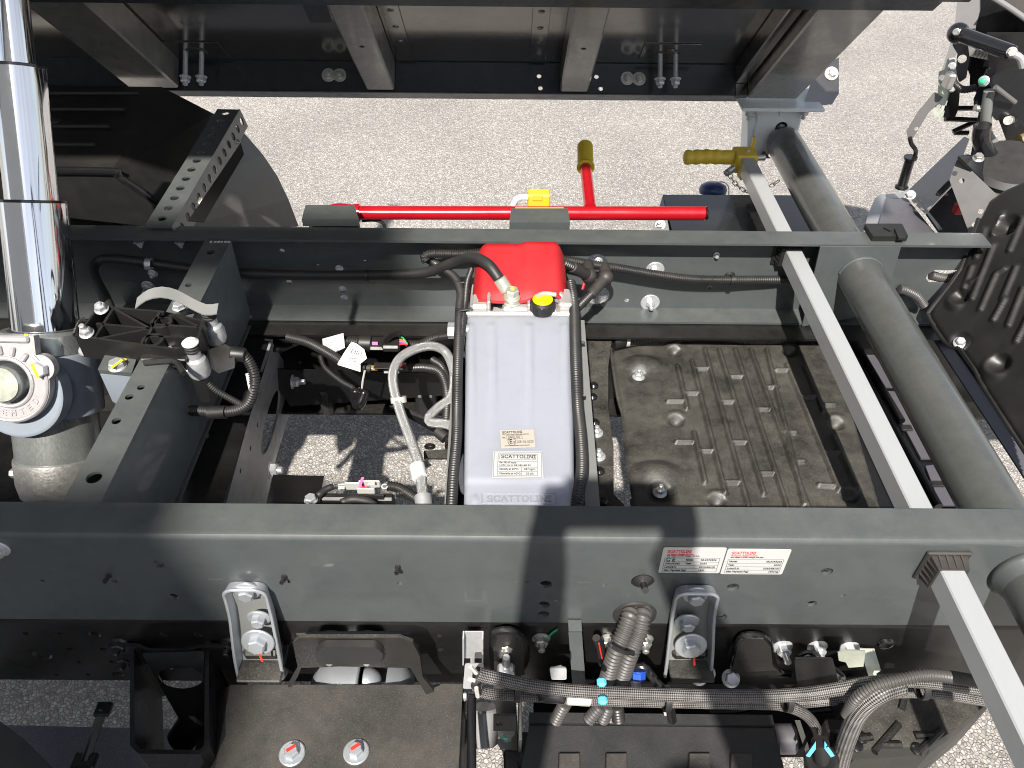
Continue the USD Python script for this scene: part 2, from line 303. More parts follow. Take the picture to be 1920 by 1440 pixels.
# ================================================================== the tipper subframe
sub = thing('tipper_subframe', 'dark grey welded steel subframe with two long rails and crossing tube', 'subframe')
def web_hole(px, py, r, y, n=16):
    p = V(px, py, y=y); return cyl(p-Y_*.05, p+Y_*.05, r, n)
def slit(px, py, L, y): p = V(px, py, y=y); return rbox(p-[L/2, .05, .0012], p+[L/2, .05, .0012], .0004)
prof = [(0, -HR), (0, -.010), (.0012, -.005), (.0045, -.0014), (.010, 0), (FW, 0), (FW, -.005), (.012, -.005), (.007, -.008), (.005, -.013), (.005, -HR+.005), (FW, -HR+.005), (FW, -HR)]
near = profile_x(prof[::-1], -1.6, 1.6)
nh = [(297, 1058, .008), (325, 1119, .0075), (80, 1089, .003), (215, 1090, .0045), (538, 1091, .004), (750, 1094, .004), (1023, 1096, .009), (1020, 1134, .0085), (1019, 1152, .0085), (1132, 1097, .004),
      (1205, 1090, .0165), (1550, 1072, .0085), (1522, 1132, .007), (1580, 1117, .004), (1374, 1101, .009), (1352, 1157, .0085), (1186, 1146, .022)]
tube_axis = (np.array([.715, -.62, -.07]), np.array([.715, 1.33, -.07])); TR = .0435
near = punch(near, [web_hole(*h, 0) for h in nh] + [slit(402, 1086, .022, 0), slit(978, 1091, .022, 0), slit(1095, 1092, .022, 0), cyl([.715, -.05, -.07], [.715, .04, -.07], TR+.0005, 32),
                                               rbox(V(1783, 1090, y=0)-[.0175, .05, .0175], V(1783, 1090, y=0)+[.0175, .03, .0175])])
part(sub, 'near_rail', near, 'frame_paint')
far = profile_x([(W-a, b) for a, b in prof], -1.6, .96)
fh = [(530, 468, .0055), (543, 526, .006), (637, 501, .0085), (643, 540, .0085), (646, 556, .0085), (685, 487, .003), (1120, 552, .026), (1330, 535, .0055), (1175, 562, .0062), (1118, 492, .024), (597, 495, .003)]
fhl = rbox(V(1765, 520, y=W)-[.035, .05, .012], V(1765, 520, y=W)+[.05, .05, .022], .012)
far = punch(far, [web_hole(*h, W) for h in fh] + [slit(600, 496, .03, W), slit(655, 497, .03, W), fhl, cyl([.715, W-.05, -.07], [.715, W+.05, -.07], TR+.0005, 32),
                                             rbox([.556, W-.03, -.072], [.596, W+.05, -.026])])
part(sub, 'far_rail', far, 'frame_paint')
part(sub, 'cross_tube', join(tri(m3.Manifold.cylinder(1.95, TR, TR, 48).translate([0, 0, 0]) - m3.Manifold.cylinder(1.9, TR-.006, TR-.006, 48)).apply_transform(mat4(tube_axis[0], X_, -Z_, Y_)),
                             lathe([(0, 0), (TR, 0), (TR*.93, .014), (TR*.7, .026), (TR*.35, .033), (0, .035)], tube_axis[1], Y_, 40)), 'tube_paint', smooth=40)
part(sub, 'weld_collar', lathe([(TR, 0), (TR+.012, 0), (TR+.005, .006), (TR+.0006, .022), (TR, .022)], [.715, .0005, -.07], -Y_, 40), 'frame_paint', smooth=True)
part(sub, 'gusset', pplate([(1537, 461), (1688, 461), (1652, 585), (1503, 610)], [0, W-FW-.002, 0], [0, -1, 0], .004), 'frame_paint')
part(sub, 'weld_bead', T(tube([[.715+TR*1.01*math.cos(a), W-FW-.008, -.07+TR*1.01*math.sin(a)] for a in np.linspace(.1, 3.0, 14)], .003, 6)), 'frame_paint')
# rear cross member: top sheet, upright and lower sheet, then its holes
cx0, cx1 = -.605, -.5535
top = plate(sbox(cx0, FW+.001, cx1, W-FW-.001), .005, [0, 0, -.006], X_, Y_)
part(sub, 'cross_member', punch(join(top), [cyl(V(a, b, z=-.003)-Z_*.03, V(a, b, z=-.003)+Z_*.03, r, 16) for a, b, r in ((265, 728, .006), (243, 746, .0065), (219, 791, .007), (177, 897, .011), (395, 474, .009), (354, 536, .006))]), 'frame_paint')
part(sub, 'cross_member_upright', rbox([cx1-.005, FW+.001, -.19], [cx1-.0005, W-FW-.001, -.0065], .001), 'frame_paint')
part(sub, 'cross_member_upright', rbox([cx0+.0005, FW+.001, -.12], [cx0+.005, W-FW-.001, -.0065], .001), 'frame_paint')
part(sub, 'cross_member_foot', rbox([cx1-.004, FW+.001, -.196], [V(338, 942, z=-.195)[0], W-FW-.03, -.1905], .001), 'frame_paint')
wd = [cyl(V(a, 452, z=0)+[0, -.003, -.002], V(a+5, 451, z=0)+[0, -.003, -.001], .003, 7) for a in (394, 402, 408, 414, 421, 427)]
part(sub, 'weld_bead', join(wd), 'brushed_steel')
# cradle of the oil tank: two thin uprights beside the tank and a floor
for a, b in ((((858, 604), (838, 950)), -1), (((1078, 600), (1103, 952)), 1)):
    p, q = V(*a[0], z=-.075), V(*a[1], z=-.095)
    part(sub, 'cradle_side', hullpts([r + d for r in (p, q) for d in ([-.004, 0, 0], [.018 if b > 0 else .012, 0, 0], [-.004, 0, -.11], [.012, 0, -.11])]), 'strip_paint')
part(sub, 'cradle_floor', rbox([-.10, .06, -.205], [.125, .72, -.197], .001), 'frame_paint')
# far rail fittings
for a, b, w, st in ((1228, 506, .02, 0), (1219, 567, .021, .016), (1343, 478, .007, 0)):
    part(sub, 'bolt', hexbolt(V(a, b, y=W-.0055), [0, -1, 0], .0085 if w > .01 else .004, .007, w, st, .0025), 'zinc')
part(sub, 'bolt', hexbolt(V(278, 537, y=W-.0055), [0, -1, 0], .009, .008, .014, .018), 'zinc'); part(sub, 'bolt', hexbolt(V(1122, 489, y=W+.002), [0, -1, 0], .006, .006, .009, .004), 'zinc')
for a in (258, 335): part(sub, 'bolt', hexbolt(V(a, 447, y=W-FW+.012)+[0, 0, -.006], [0, 0, -1], .006, .008, .011, .006), 'zinc')
part(sub, 'rail_cap', join(pplate([(1618, 428), (1688, 428), (1700, 452), (1634, 452)], [0, 0, .001], Z_, .011, .003, slots=[((1654, 437), (1664, 442), .003)]), pplate([(1676, 431), (1688, 431), (1698, 450), (1684, 450)], [0, 0, .0121], Z_, .004)), 'black_plastic')
for q in ([(575, 397), (666, 397), (675, 424), (568, 424)], [(958, 403), (1064, 403), (1068, 430), (955, 430)]):
    part(sub, 'rest_bracket', pplate(q, [0, 0, -.014], Z_, .016), 'frame_paint')
    c = [V(*k, z=-.014) for k in q]; part(sub, 'rest_bracket_web', hullpts([k + d for k in c[:2] for d in ([0, -.004, -.001], [0, -.004, -.07], [0, 0, -.001], [0, 0, -.07])]), 'frame_paint')
    part(sub, 'rest_bracket_side', hullpts([k + d for k in c[1:3] for d in ([-.004, 0, -.001], [-.004, 0, -.05], [0, 0, -.001], [0, 0, -.05])]), 'frame_paint')
# threaded studs and cable clips on the near web
for a, b in ((205, 1078), (533, 1080), (746, 1062)):
    p = V(a, b, y=0); part(sub, 'stud', join(cyl(p, p-Y_*.003, .004, 12), cyl(p-Y_*.002, p-Y_*.014+Z_*.004, .0028, 8), cyl(p-Y_*.011+Z_*.003, p-Y_*.014+Z_*.004, .0036, 6)), 'rubber')
p = V(1205, 1093, y=0); part(sub, 'plug', join(lathe([(0, .004), (.006, .004), (.015, -.002), (.015, -.004), (0, -.004)], p, -Y_, 18), cyl(p, p-Y_*.02+Z_*.012, .005, 8)), 'conduit_black')
part(sub, 'bolt', hexbolt(V(-4, 1028, y=0), [0, -1, 0], .010, .01, .016, .012), 'zinc')
# the two type plates
def rail_label(q, rows, ce):
    o, ex, ey = V(*q[3], y=-.0006), X_, Z_; P = [V(*k, y=-.0006) for k in q]; w, h = P[2][0]-P[3][0], P[0][2]-P[3][2]
    c = (P[0][0]+P[1][0]+P[2][0]+P[3][0])/4; o = np.array([c-w/2, -.0003, P[3][2]])
    lb = part(sub, 'type_plate', plate(sbox(.003, .003, w-.003, h-.003).buffer(.003), .0006, o, ex, ey), 'label_silver', False)
    L = lambda u, v: o + [u*w, -.0007, v*h]
    part(lb, 'red_heading', join(text('SCATTOLINI', L(.08, .80), ex, ey, .38*w, .0055), text('Via Nogarole Valeggio sul Mincio', L(.08, .725), ex, ey, .42*w, .0022)), 'ink_red', False)
    ms = [text('ENG Viaggio 10 37067 Valeggio (VR) Italia', L(.08, .665), ex, ey, .52*w, .0018)]
    for s, u, v, ww, hh, al in rows: ms.append(text(s, L(u, v), ex, ey, ww*w, hh, align=al))
    for v in (.60, .45, .31, .18, .055): ms.append(rbox(L(.06, v), L(.94, v)-[0, .0002, .0004], .00005))
    for u in (.06, .94): ms.append(rbox(L(u, .055), L(u, .60)-[.0004, .0002, 0], .00005))
    part(lb, 'lettering', join(ms), 'ink_black', False)
rail_label([(1245.5, 1026), (1363, 1030), (1346.5, 1078), (1233, 1073.5)], [('C E', .08, .47, .15, .008, 'l'), ('2006/42/EC', .08, .35, .24, .0032, 'l'), ('Model', .40, .50, .12, .0034, 'l'), ('ML2493226', .64, .50, .25, .0034, 'l'),
           ('Year', .40, .355, .10, .0034, 'l'), ('2025', .64, .355, .11, .0034, 'l'), ('Lotto/S.N.', .08, .21, .20, .0034, 'l'), ('2025/88100', .64, .21, .26, .0034, 'l'), ('Max. Payload (kg)', .08, .085, .36, .0034, 'l'), ('1500', .64, .085, .10, .0034, 'l')], True)
rail_label([(1367, 1029), (1484, 1033), (1463, 1081), (1349, 1076)], [('Model', .08, .49, .13, .0034, 'l'), ('ML2493226', .92, .49, .25, .0034, 'r'), ('Year', .08, .35, .10, .0034, 'l'), ('2025', .92, .35, .11, .0034, 'r'),
           ('Lotto/S.N.', .08, .21, .20, .0034, 'l'), ('2025/88100', .92, .21, .26, .0034, 'r'), ('Max Payload (kg)', .08, .085, .36, .0034, 'l'), ('1500 kg', .92, .085, .16, .0034, 'r')], False)
# conduit grommet
p = V(1190, 1152, y=-.001); part(sub, 'cable_grommet', lathe([(0, 0), (.032, 0), (.031, .003), (.024, .005), (.022, .003), (0, .003)], p, -Y_, 32), 'brown_plastic')

# ================================================================== the truck's ladder frame
ch = thing('ladder_frame', 'black ladder frame of the truck below the grey subframe', 'truck frame')
cz = -HR-.003; y0 = .0005
cprof = lambda y, s, zb: [(y, zb), (y, cz-.010), (y+.003*s, cz-.003), (y+.010*s, cz), (y+.06*s, cz), (y+.06*s, cz-.005), (y+.010*s, cz-.005), (y+.006*s, cz-.010), (y+.006*s, zb+.006), (y+.06*s, zb+.006), (y+.06*s, zb)]
nr = profile_x(cprof(y0, 1, -.385)[::-1], -1.6, 1.6)
ch_h = [(48, 1188, .005), (112, 1188, .005), (176, 1190, .010), (130, 1217, .005), (194, 1217, .005), (148, 1241, .005), (210, 1241, .005), (106, 1265, .004), (165, 1265, .004), (221, 1265, .009), (78, 1227, .016),
        (306, 1190, .006), (371, 1191, .006), (822, 1192, .006), (825, 1218, .006), (1014, 1216, .007), (1197, 1214, .007), (305, 1245, .02)]
part(ch, 'near_frame_rail', punch(nr, [web_hole(a, b, r, y0, 10) for a, b, r in ch_h]), 'chassis_black')
part(ch, 'far_frame_rail', profile_x(cprof(.74, -1, -.44), -1.6, 1.6), 'chassis_black')
ov = pplate([(505, 640), (543, 700), (544, 758), (514, 857), (494, 945), (418, 945), (480, 720)], [-.478, 0, 0], [1, 0, -.12], .005, .004)
a = V(504, 790, o=[-.478, 0, 0], n=[1, 0, -.12])
ov = punch(ov, [tri(m3.Manifold.cylinder(.1, 1, 1, 36).scale([.046, .090, 1])).apply_transform(mat4(a-X_*.05, -Z_, Y_, X_)),] + [cyl(V(u, v, o=[-.478, 0, 0], n=[1, 0, -.12])-X_*.05, V(u, v, o=[-.478, 0, 0], n=[1, 0, -.12])+X_*.05, .0055, 10) for u, v in ((478, 797), (465, 840), (446, 883))])
part(ch, 'oval_cross_member', ov, 'fender_grey', label='sheet steel cross member with a tall oval opening')
part(ch, 'cross_member_shelf', hullpts([V(480, 590, z=-.21)+d for d in ([0, 0, 0], [0, .12, 0])] + [V(330, 945, z=-.215), V(418, 945, z=-.215)] + [V(512, 640, z=-.215)] + [V(330, 945, z=-.24), V(512, 640, z=-.24)]), 'chassis_clean')
part(ch, 'corner_gusset', pplate([(470, 612), (640, 612), (530, 660), (505, 660), (480, 640)], [0, 0, -.235], Z_, .006), 'chassis_clean')
for q in ((495, 618), (487, 640)): part(ch, 'rivet', rivet(V(*q, z=-.229), Z_, .012, .006), 'chassis_clean')
part(ch, 'rail_reinforcement', pplate([(500, 690), (900, 700), (900, 735), (545, 760)], [0, .715, 0], [0, -1, .1], .004), 'chassis_clean')
part(ch, 'bolt', hexbolt(V(548, 716, x=-.472), X_, .011, .012, .016, .014), 'zinc'); part(ch, 'bolt', hexbolt(V(506, 881, x=-.472), X_, .013, .013, .018, .01), 'zinc')
for q in ((613, 737, 22), (800, 742, 38)):
    p = V(q[0], q[1], y=.70); w = q[2]*.0011/2*1.1; part(ch, 'bump_stop', rbox(p-[w, .03, .05], p+[w, .03, .03], .008), 'rubber')
# strip right of the tank with rivets
strip = pplate([(1088, 618), (1150, 618), (1140, 690), (1140, 770), (1150, 840), (1150, 930), (1175, 955), (1112, 955)], [0, 0, -.23], Z_, .005, .004)
part(ch, 'bracket_strip', strip, 'dusty_black')
for q in ((1113, 724), (1111, 745), (1115, 793), (1124, 884), (1130, 942)): part(ch, 'rivet', rivet(V(*q, z=-.225), Z_, .010, .008), 'gloss_black')
for q in ((1118, 812), (1122, 856)): part(ch, 'bolt', hexbolt(V(*q, z=-.225), Z_, .008, .008, 0, .008, flange=.013), 'zinc')
# bolts along the near web
for k, (a, b) in enumerate(((1015, 1196), (1141, 1197), (1208, 1198), (226, 1205), (430, 1205), (236, 1232))):
    part(ch, 'bolt', hexbolt(V(a, b, y=0), [0, -1, 0], .0095, .010, 0, .010, flange=.014, dome=False), 'chassis_black' if k > 2 else 'cast_steel')
for a, b in ((1467, 1212), (1532, 1212), (1592, 1214)): part(ch, 'bolt', hexbolt(V(a, b, y=0), [0, -1, .15], .0095, .012, 0, .016, flange=.0155), 'zinc')
part(ch, 'cylinder_cradle', rbox([-1.5, .09, -.47], [-.73, .72, -.44], .002), 'chassis_clean')
part(ch, 'undertray', hullpts([V(x, y, z=-.47) for x, y in ((1000, 1270), (1660, 1270), (1620, 1420), (1000, 1420))] + [V(x, y, z=-.49) for x, y in ((1000, 1270), (1660, 1270), (1620, 1420), (1000, 1420))]), 'chassis_clean')
part(ch, 'plug', lathe([(0, 0), (.013, 0), (.011, .004), (0, .008)], V(1660, 1206, y=0), -Y_, 14), 'gloss_black')
part(ch, 'paint_mark', T(tube([V(1027, 1196, y=-.002), V(1034, 1188, y=-.002), V(1045, 1180, y=-.002)], .0016, 5)), 'mark_green')
part(ch, 'bolt', hexbolt(V(1403, 1213, y=0), [0, -1, 0], .011, .012, 0, .004, flange=.016), 'mark_green', label='bolt daubed with green paint')

# ================================================================== near side brackets
def side_bracket(x_top, x_bot, top_y, label, foot):
    t = thing('mounting_bracket', label, 'bracket')
    zt, zb = V(x_top, top_y, y=0)[2], V(x_bot, 1250, y=-.03)[2]; xt, xb = V(x_top, top_y, y=0)[0], V(x_bot, 1245, y=-.035)[0]; ht_, hb_ = .0245, .029
    def prof(s, e): k = s*s*(3-2*s); return np.array([xt+(xb-xt)*k+e*(ht_+(hb_-ht_)*k), -.003-.030*max(0, (s-.25)/.75)**1.3, zt-.014+(zb-zt+.014)*s])
    L1 = [prof(s, -1) for s in np.linspace(1, .0, 14)]; R1 = [prof(s, 1) for s in np.linspace(0, 1, 14)]
    w = (R1[0]-L1[-1])[0]/2; mid = (R1[0]+L1[-1])/2; arc = [mid+np.array([-w+.011-.011*math.cos(a), 0, .004+.010*math.sin(a)]) for a in np.linspace(.1, 1.57, 6)] + [mid+np.array([w-.011+.011*math.cos(a), 0, .004+.010*math.sin(a)]) for a in np.linspace(1.57, .1, 6)]
    P = np.array(L1+arc+R1); n = len(P); s_ = np.r_[np.linspace(1, 0, 14), np.zeros(12), np.linspace(0, 1, 14)]
    fl = .013+.006*np.sin(s_*3.1); c = P.mean(0); outw = np.gradient(P, axis=0); outw = np.stack([outw[:, 2]*0-outw[:, 2], 0*outw[:, 0], outw[:, 0]], 1); outw /= np.linalg.norm(outw, axis=1, keepdims=True)
    rim = P + outw*.003; rim[:, 1] -= fl; ro = rim+outw*.0032; po = P+outw*.0032+[0, .002, 0]
    v = np.vstack([P, rim, ro, po]); f = []
    for a in range(3):
        for k in range(n-1): f += [(a*n+k, a*n+k+1, (a+1)*n+k+1), (a*n+k, (a+1)*n+k+1, (a+1)*n+k)]
    me = trimesh.Trimesh(v, f, process=False); part(t, 'flange', me, 'alu_shell', 45)
    lo, hi = P[:n//2], P[:n//2-1:-1]; m = min(len(lo), len(hi)); g = 6; vv = np.vstack([lo[k]+(hi[k]-lo[k])*q for k in range(m) for q in np.linspace(0, 1, g)][:]).reshape(-1, 3)
    ff = [(k*g+q, k*g+q+1, (k+1)*g+q+1, (k+1)*g+q) for k in range(m-1) for q in range(g-1)]; part(t, 'channel', (vv, np.array(ff)), 'strip_paint', 60)
    part(t, 'rim', T(sweep(spline((rim+ro)/2, .006), .0026, 8)), 'alu_shell')
    F = V(x_bot-(50 if foot == 1 else 45), 1250, y=-.04); G = V(x_bot+(48 if foot == 1 else 52), 1250, y=-.04)
    part(t, 'foot_plate', join(rbox([F[0]+.008, -.062, F[2]-.008], [G[0]-.004, -.001, F[2]-.002], .002), rbox([F[0]+.012, -.030, F[2]-.002], [G[0]-.010, -.001, F[2]+.020], .006)), 'dusty_black')
    return t, P
t, a = side_bracket(462, 488, 1092, 'silver pressed mounting bracket nearest the black loop bracket, three bolts', 1)
def bracket_bolts(t, pts, mark):
    for k, (px, py, yy, w, s) in enumerate(pts):
        p = V(px, py, y=yy); bt = part(t, 'bolt', hexbolt(p, [0, -1, .25 if k == 2 else 0], s, .011, w, .0, .003), 'alu_shell')
    q = p + np.array([0, -.016, .004]); part(bt, 'paint_mark', obox(p+[.004, -.0155, -.009], X_, nrm([.15, -.25, -1]), [0, -1, .2], (.0032, .028, .0008), .0003), 'ink_red')
bracket_bolts(t, [(464, 1106, -.008, .0185, .010), (486, 1157, -.016, .017, .009), (484, 1203, -.034, .024, .012)], 1)
for q in ((517, 1254), (525, 1262)): part(t, 'stud', hexbolt(V(*q, y=-.03), [0, 0, -1], .007, .008, .0, .006, flange=.011), 'cast_steel')
t, a = side_bracket(1305, 1290, 1098, 'dusty silver mounting bracket below the type plates, three bolts', 2)
bracket_bolts(t, [(1304, 1114, -.008, .0185, .010), (1288, 1164, -.014, .018, .009), (1295, 1210, -.034, .0235, .012)], 1)

t = thing('loop_bracket', 'black folded sheet loop bracket on the frame, open at the top', 'bracket')
rim = [(213, 1187), (256, 1183), (262, 1210), (247, 1215), (248, 1395), (262, 1409), (375, 1410), (387, 1398), (388, 1205), (405, 1183), (440, 1180)]
R3 = [V(*q, z=-.262) for q in rim]
R3[0] = np.array([R3[0][0], -.006, -.262]); R3[1] = np.array([R3[1][0], -.006, -.262]); R3[-1][1] = -.006; R3[-2][1] = -.006
g = LineString([p[:2] for p in R3]).buffer(.003, cap_style=2, join_style=1, quad_segs=6); part(t, 'sheet_loop', trimesh.creation.extrude_polygon(g, .15, engine='earcut').apply_translation([0, 0, -.412]), 'chassis_clean')
rim2 = [V(q[0], q[1], z=-.255) for q in ((258, 1185), (268, 1196), (262, 1212), (280, 1218), (352, 1219), (372, 1212), (385, 1197), (395, 1186), (430, 1186))]
for k in (0, 1, 6, 7, 8): rim2[k][1] = min(rim2[k][1], -.012)
g = LineString([p[:2] for p in rim2]).buffer(.0025, cap_style=2, quad_segs=6); part(t, 'front_flange', trimesh.creation.extrude_polygon(g, .05, engine='earcut').apply_translation([0, 0, -.305]), 'chassis_clean')
pl = pplate([(268, 1222), (384, 1218), (384, 1330), (340, 1350)], [0, -.05, -.30], [0, -.75, .45], .004, .003); c = V(340, 1268, o=[0, -.05, -.30], n=[0, -.75, .45])
part(t, 'slanted_plate', punch(pl, [tri(m3.Manifold.cylinder(.2, 1, 1, 28).scale([.034, .02, 1])).apply_transform(mat4(c-nrm([0, -.75, .45])*.1, *frame([0, -.75, .45])))]), 'chassis_clean')
part(t, 'roller', cyl(V(345, 1395, z=-.40), V(385, 1335, z=-.36), .03, 24, bev=.004), 'gloss_black')
part(t, 'bolt', hexbolt(V(332, 1442, z=-.41), Z_, .012, .01, .02), 'cast_steel')

t = thing('rubber_hanger', 'dusty black hanger plate with rubber pads and two nuts above the fuse box cover', 'hanger')
part(t, 'hanger_plate', pplate([(551, 1200), (562, 1189), (750, 1189), (775, 1198), (788, 1225), (793, 1262), (815, 1290), (800, 1296), (770, 1246), (640, 1243), (566, 1246), (560, 1262), (548, 1282), (540, 1282), (560, 1245)], [0, -.03, 0], [0, -1, .15], .006, .002), 'dusty_black')
part(t, 'edge_rim', T(tube([V(x, y, y=-.032) for x, y in ((552, 1205), (560, 1192), (575, 1189), (740, 1188), (766, 1193), (784, 1210))], .0035, 8)), 'chassis_black')
part(t, 'pad', pplate([(594, 1210), (610, 1200), (705, 1200), (720, 1212), (714, 1232), (600, 1232)], [0, -.037, 0], [0, -1, .15], .012, .008), 'rubber')
for x in (622, 691):
    part(t, 'nut', hexbolt(V(x, 1222, y=-.056), [0, -1, .1], .009, .010, 0, .008, flange=.014), 'cast_steel'); part(t, 'washer', lathe([(0, 0), (.022, 0), (.020, .007), (0, .009)], V(x+2, 1196, y=-.006), -Y_, 24), 'rubber')

t = thing('air_tank', 'pale grey round end of a tank just visible behind the fuse box cover', 'tank')
c0, c1, cm = V(565, 1262, z=-.288), V(770, 1262, z=-.288), V(665, 1262, z=-.288); ce = np.array([0, -.034, -.378])
part(t, 'shell', lathe([(0, 0), (.04, .004), (.062, .018), (.073, .045), (.075, .09), (.075, cm[0]-c0[0]), (.065, cm[0]-c0[0]), (0, .1)], c0*[1, 0, 0]+ce, X_, 48), 'alu_shell', True)
part(t, 'end', lathe([(0, 0), (.04, .004), (.060, .018), (.068, .04), (.068, c1[0]-cm[0]-.045), (0, .05)], c1*[1, 0, 0]+ce, -X_, 48), 'alu_shell', True)
part(t, 'valve', trimesh.creation.icosphere(3, .022).apply_translation(V(685, 1272, z=-.305)*[1, 0, 0]+[0, -.03, -.326]), 'alu_shell', True)

# small zinc bracket with hook rod, black curved bracket, flat strap
t = thing('hook_bracket', 'small zinc channel bracket with a hook rod left of the curved black bracket', 'bracket')
part(t, 'channel', join(pplate([(870, 1183), (906, 1183), (906, 1232), (870, 1232)], [0, -.006, 0], [0, -1, .1], .002, .002), *[pplate([(x, 1183), (x+2.5, 1183), (x+2.5, 1232), (x, 1232)], [0, -.008, 0], [0, -1, .1], .014) for x in (868, 904)]), 'zinc')
part(t, 'nut', hexbolt(V(887, 1196, y=-.008), -Y_, .008, .010, 0, .004, flange=.012), 'zinc'); part(t, 'rod', T(tube([V(885, 1205, y=-.02), V(886, 1240, y=-.025), V(885, 1270, y=-.03)], .0038, 8)), 'zinc')
part(t, 'lower_clip', join(pplate([(872, 1243), (907, 1243), (905, 1290), (868, 1290)], [0, -.03, 0], [0, -1, .3], .0015, .003)), 'zinc')
t = thing('curved_bracket', 'black folded bracket with rounded rim and one nut, left of the flat strap', 'bracket')
part(t, 'plate', pplate([(926, 1190), (940, 1181), (965, 1184), (982, 1200), (984, 1262), (926, 1262)], [0, -.006, 0], [0, -1, .05], .004, .004), 'dusty_black')
part(t, 'rim', T(tube([V(x, y, y=-.016) for x, y in ((926, 1262), (926, 1195), (934, 1184), (955, 1183), (974, 1192), (984, 1210), (984, 1240), (972, 1258), (958, 1264))], .0065, 8)), 'chassis_black')
part(t, 'nut', hexbolt(V(950, 1205, y=-.01), -Y_, .009, .010, 0, .004, flange=.014), 'cast_steel'); part(t, 'stud', join(cyl(V(949, 1250, y=-.035), V(949, 1232, y=-.035), .006, 12, bev=.001), lathe([(0, 0), (.015, 0), (.012, .007), (0, .007)], V(949, 1256, y=-.035), Z_, 6)), 'zinc')
t = thing('flat_strap', 'upright flat dark grey strap between the curved bracket and twin conduits', 'strap')
part(t, 'strap_bar', hullpts([V(x, y, y=yy)+d for x, y, yy in ((1066, 1186, -.02), (1091, 1186, -.02), (1073, 1282, -.05), (1098, 1282, -.05)) for d in ([0, 0, 0], [0, .006, 0])]), 'frame_paint')
part(t, 'strap_top', hullpts([V(x, 1186, y=-.02)+d for x in (1066, 1091) for d in ([0, 0, 0], [0, .018, 0], [0, 0, .004], [0, .018, .004])]), 'frame_paint')
t = thing('right_curved_bracket', 'black plate bracket with a thick bent rim, right of the dusty bracket', 'bracket')
part(t, 'plate', pplate([(1372, 1250), (1382, 1205), (1400, 1192), (1430, 1194), (1444, 1210), (1448, 1245), (1470, 1262), (1372, 1262)], [0, -.006, 0], [0, -1, .05], .004, .003), 'dusty_black')
part(t, 'rim', T(tube([V(x, y, y=-.014) for x, y in ((1370, 1255), (1384, 1205), (1400, 1191), (1428, 1193), (1442, 1205), (1447, 1235), (1458, 1258), (1482, 1264))], .0055, 8)), 'gloss_black')
t = thing('zinc_clip', 'bent zinc clip plate under the rightmost frame bolts', 'clip')
part(t, 'plate', pplate([(1570, 1222), (1585, 1217), (1622, 1219), (1618, 1248), (1590, 1250), (1585, 1240), (1572, 1237)], [0, -.02, 0], [0, -1, .3], .002, .001), 'zinc_yellow')
part(t, 'tongue', hullpts([V(x, y, y=yy)+d for x, y, yy in ((1612, 1217, -.022), (1640, 1218, -.022), (1630, 1272, -.05), (1655, 1268, -.05)) for d in ([0, 0, 0], [0, .002, 0])]), 'zinc_yellow')
t = thing('pipe_clamp', 'thin black pipe clamp with zinc nuts below the frame bolts', 'clamp')
part(t, 'wire', T(tube([V(x, y, y=-.04) for x, y in ((1508, 1290), (1500, 1235), (1506, 1225), (1520, 1224), (1535, 1240), (1560, 1250), (1580, 1266))], .0035, 8)), 'chassis_clean')
for q in ((1519, 1238), (1568, 1272), (1545, 1280)): part(t, 'nut', hexbolt(V(*q, y=-.04), [0, -1, .2], .009, .010, 0, 0, flange=.0135), 'zinc_yellow')
part(t, 'plate', pplate([(1488, 1232), (1560, 1232), (1575, 1290), (1495, 1300)], [0, -.025, 0], [0, -1, .2], .003, .004), 'chassis_black')
t = thing('hose_stay', 'zinc eye clip and short black pipe just above the braided cables', 'clip')
part(t, 'clip', pplate([(1030, 1250), (1062, 1250), (1062, 1272), (1034, 1272)], [0, -.05, 0], [0, -1, .4], .003, .003), 'zinc'); part(t, 'nut', hexbolt(V(1048, 1258, y=-.053), [0, -1, .4], .010, .008, 0, 0, dome=True), 'zinc')
t = thing('brake_union', 'black bent brake pipe with a blue union nut beside the conduits', 'pipe')
part(t, 'pipe', T(tube([V(x, y, y=yy) for x, y, yy in ((1182, 1256, -.05), (1205, 1250, -.05), (1218, 1262, -.055), (1232, 1280, -.06), (1245, 1290, -.06))], .0065, 10)), 'gloss_black')
part(t, 'union_nut', hexbolt(V(1196, 1256, y=-.055), [0, -.7, -.7], .010, .012, 0, 0, flange=.013), 'blue_nut'); part(t, 'nut', hexbolt(V(1190, 1275, y=-.055), [0, -.7, -.4], .008, .008, 0, .004, flange=.011), 'cast_steel')
for q in ((1310, 1268), (1370, 1272), (1324, 1262)): part(t, 'nut', hexbolt(V(*q, y=-.03), [0, -.5, .8], .0095, .009, 0, 0, flange=.014), 'zinc')
part(t, 'paint_mark', T(tube([V(1316, 1272, y=-.045), V(1322, 1265, y=-.045), V(1330, 1262, y=-.045)], .002, 5)), 'mark_green')

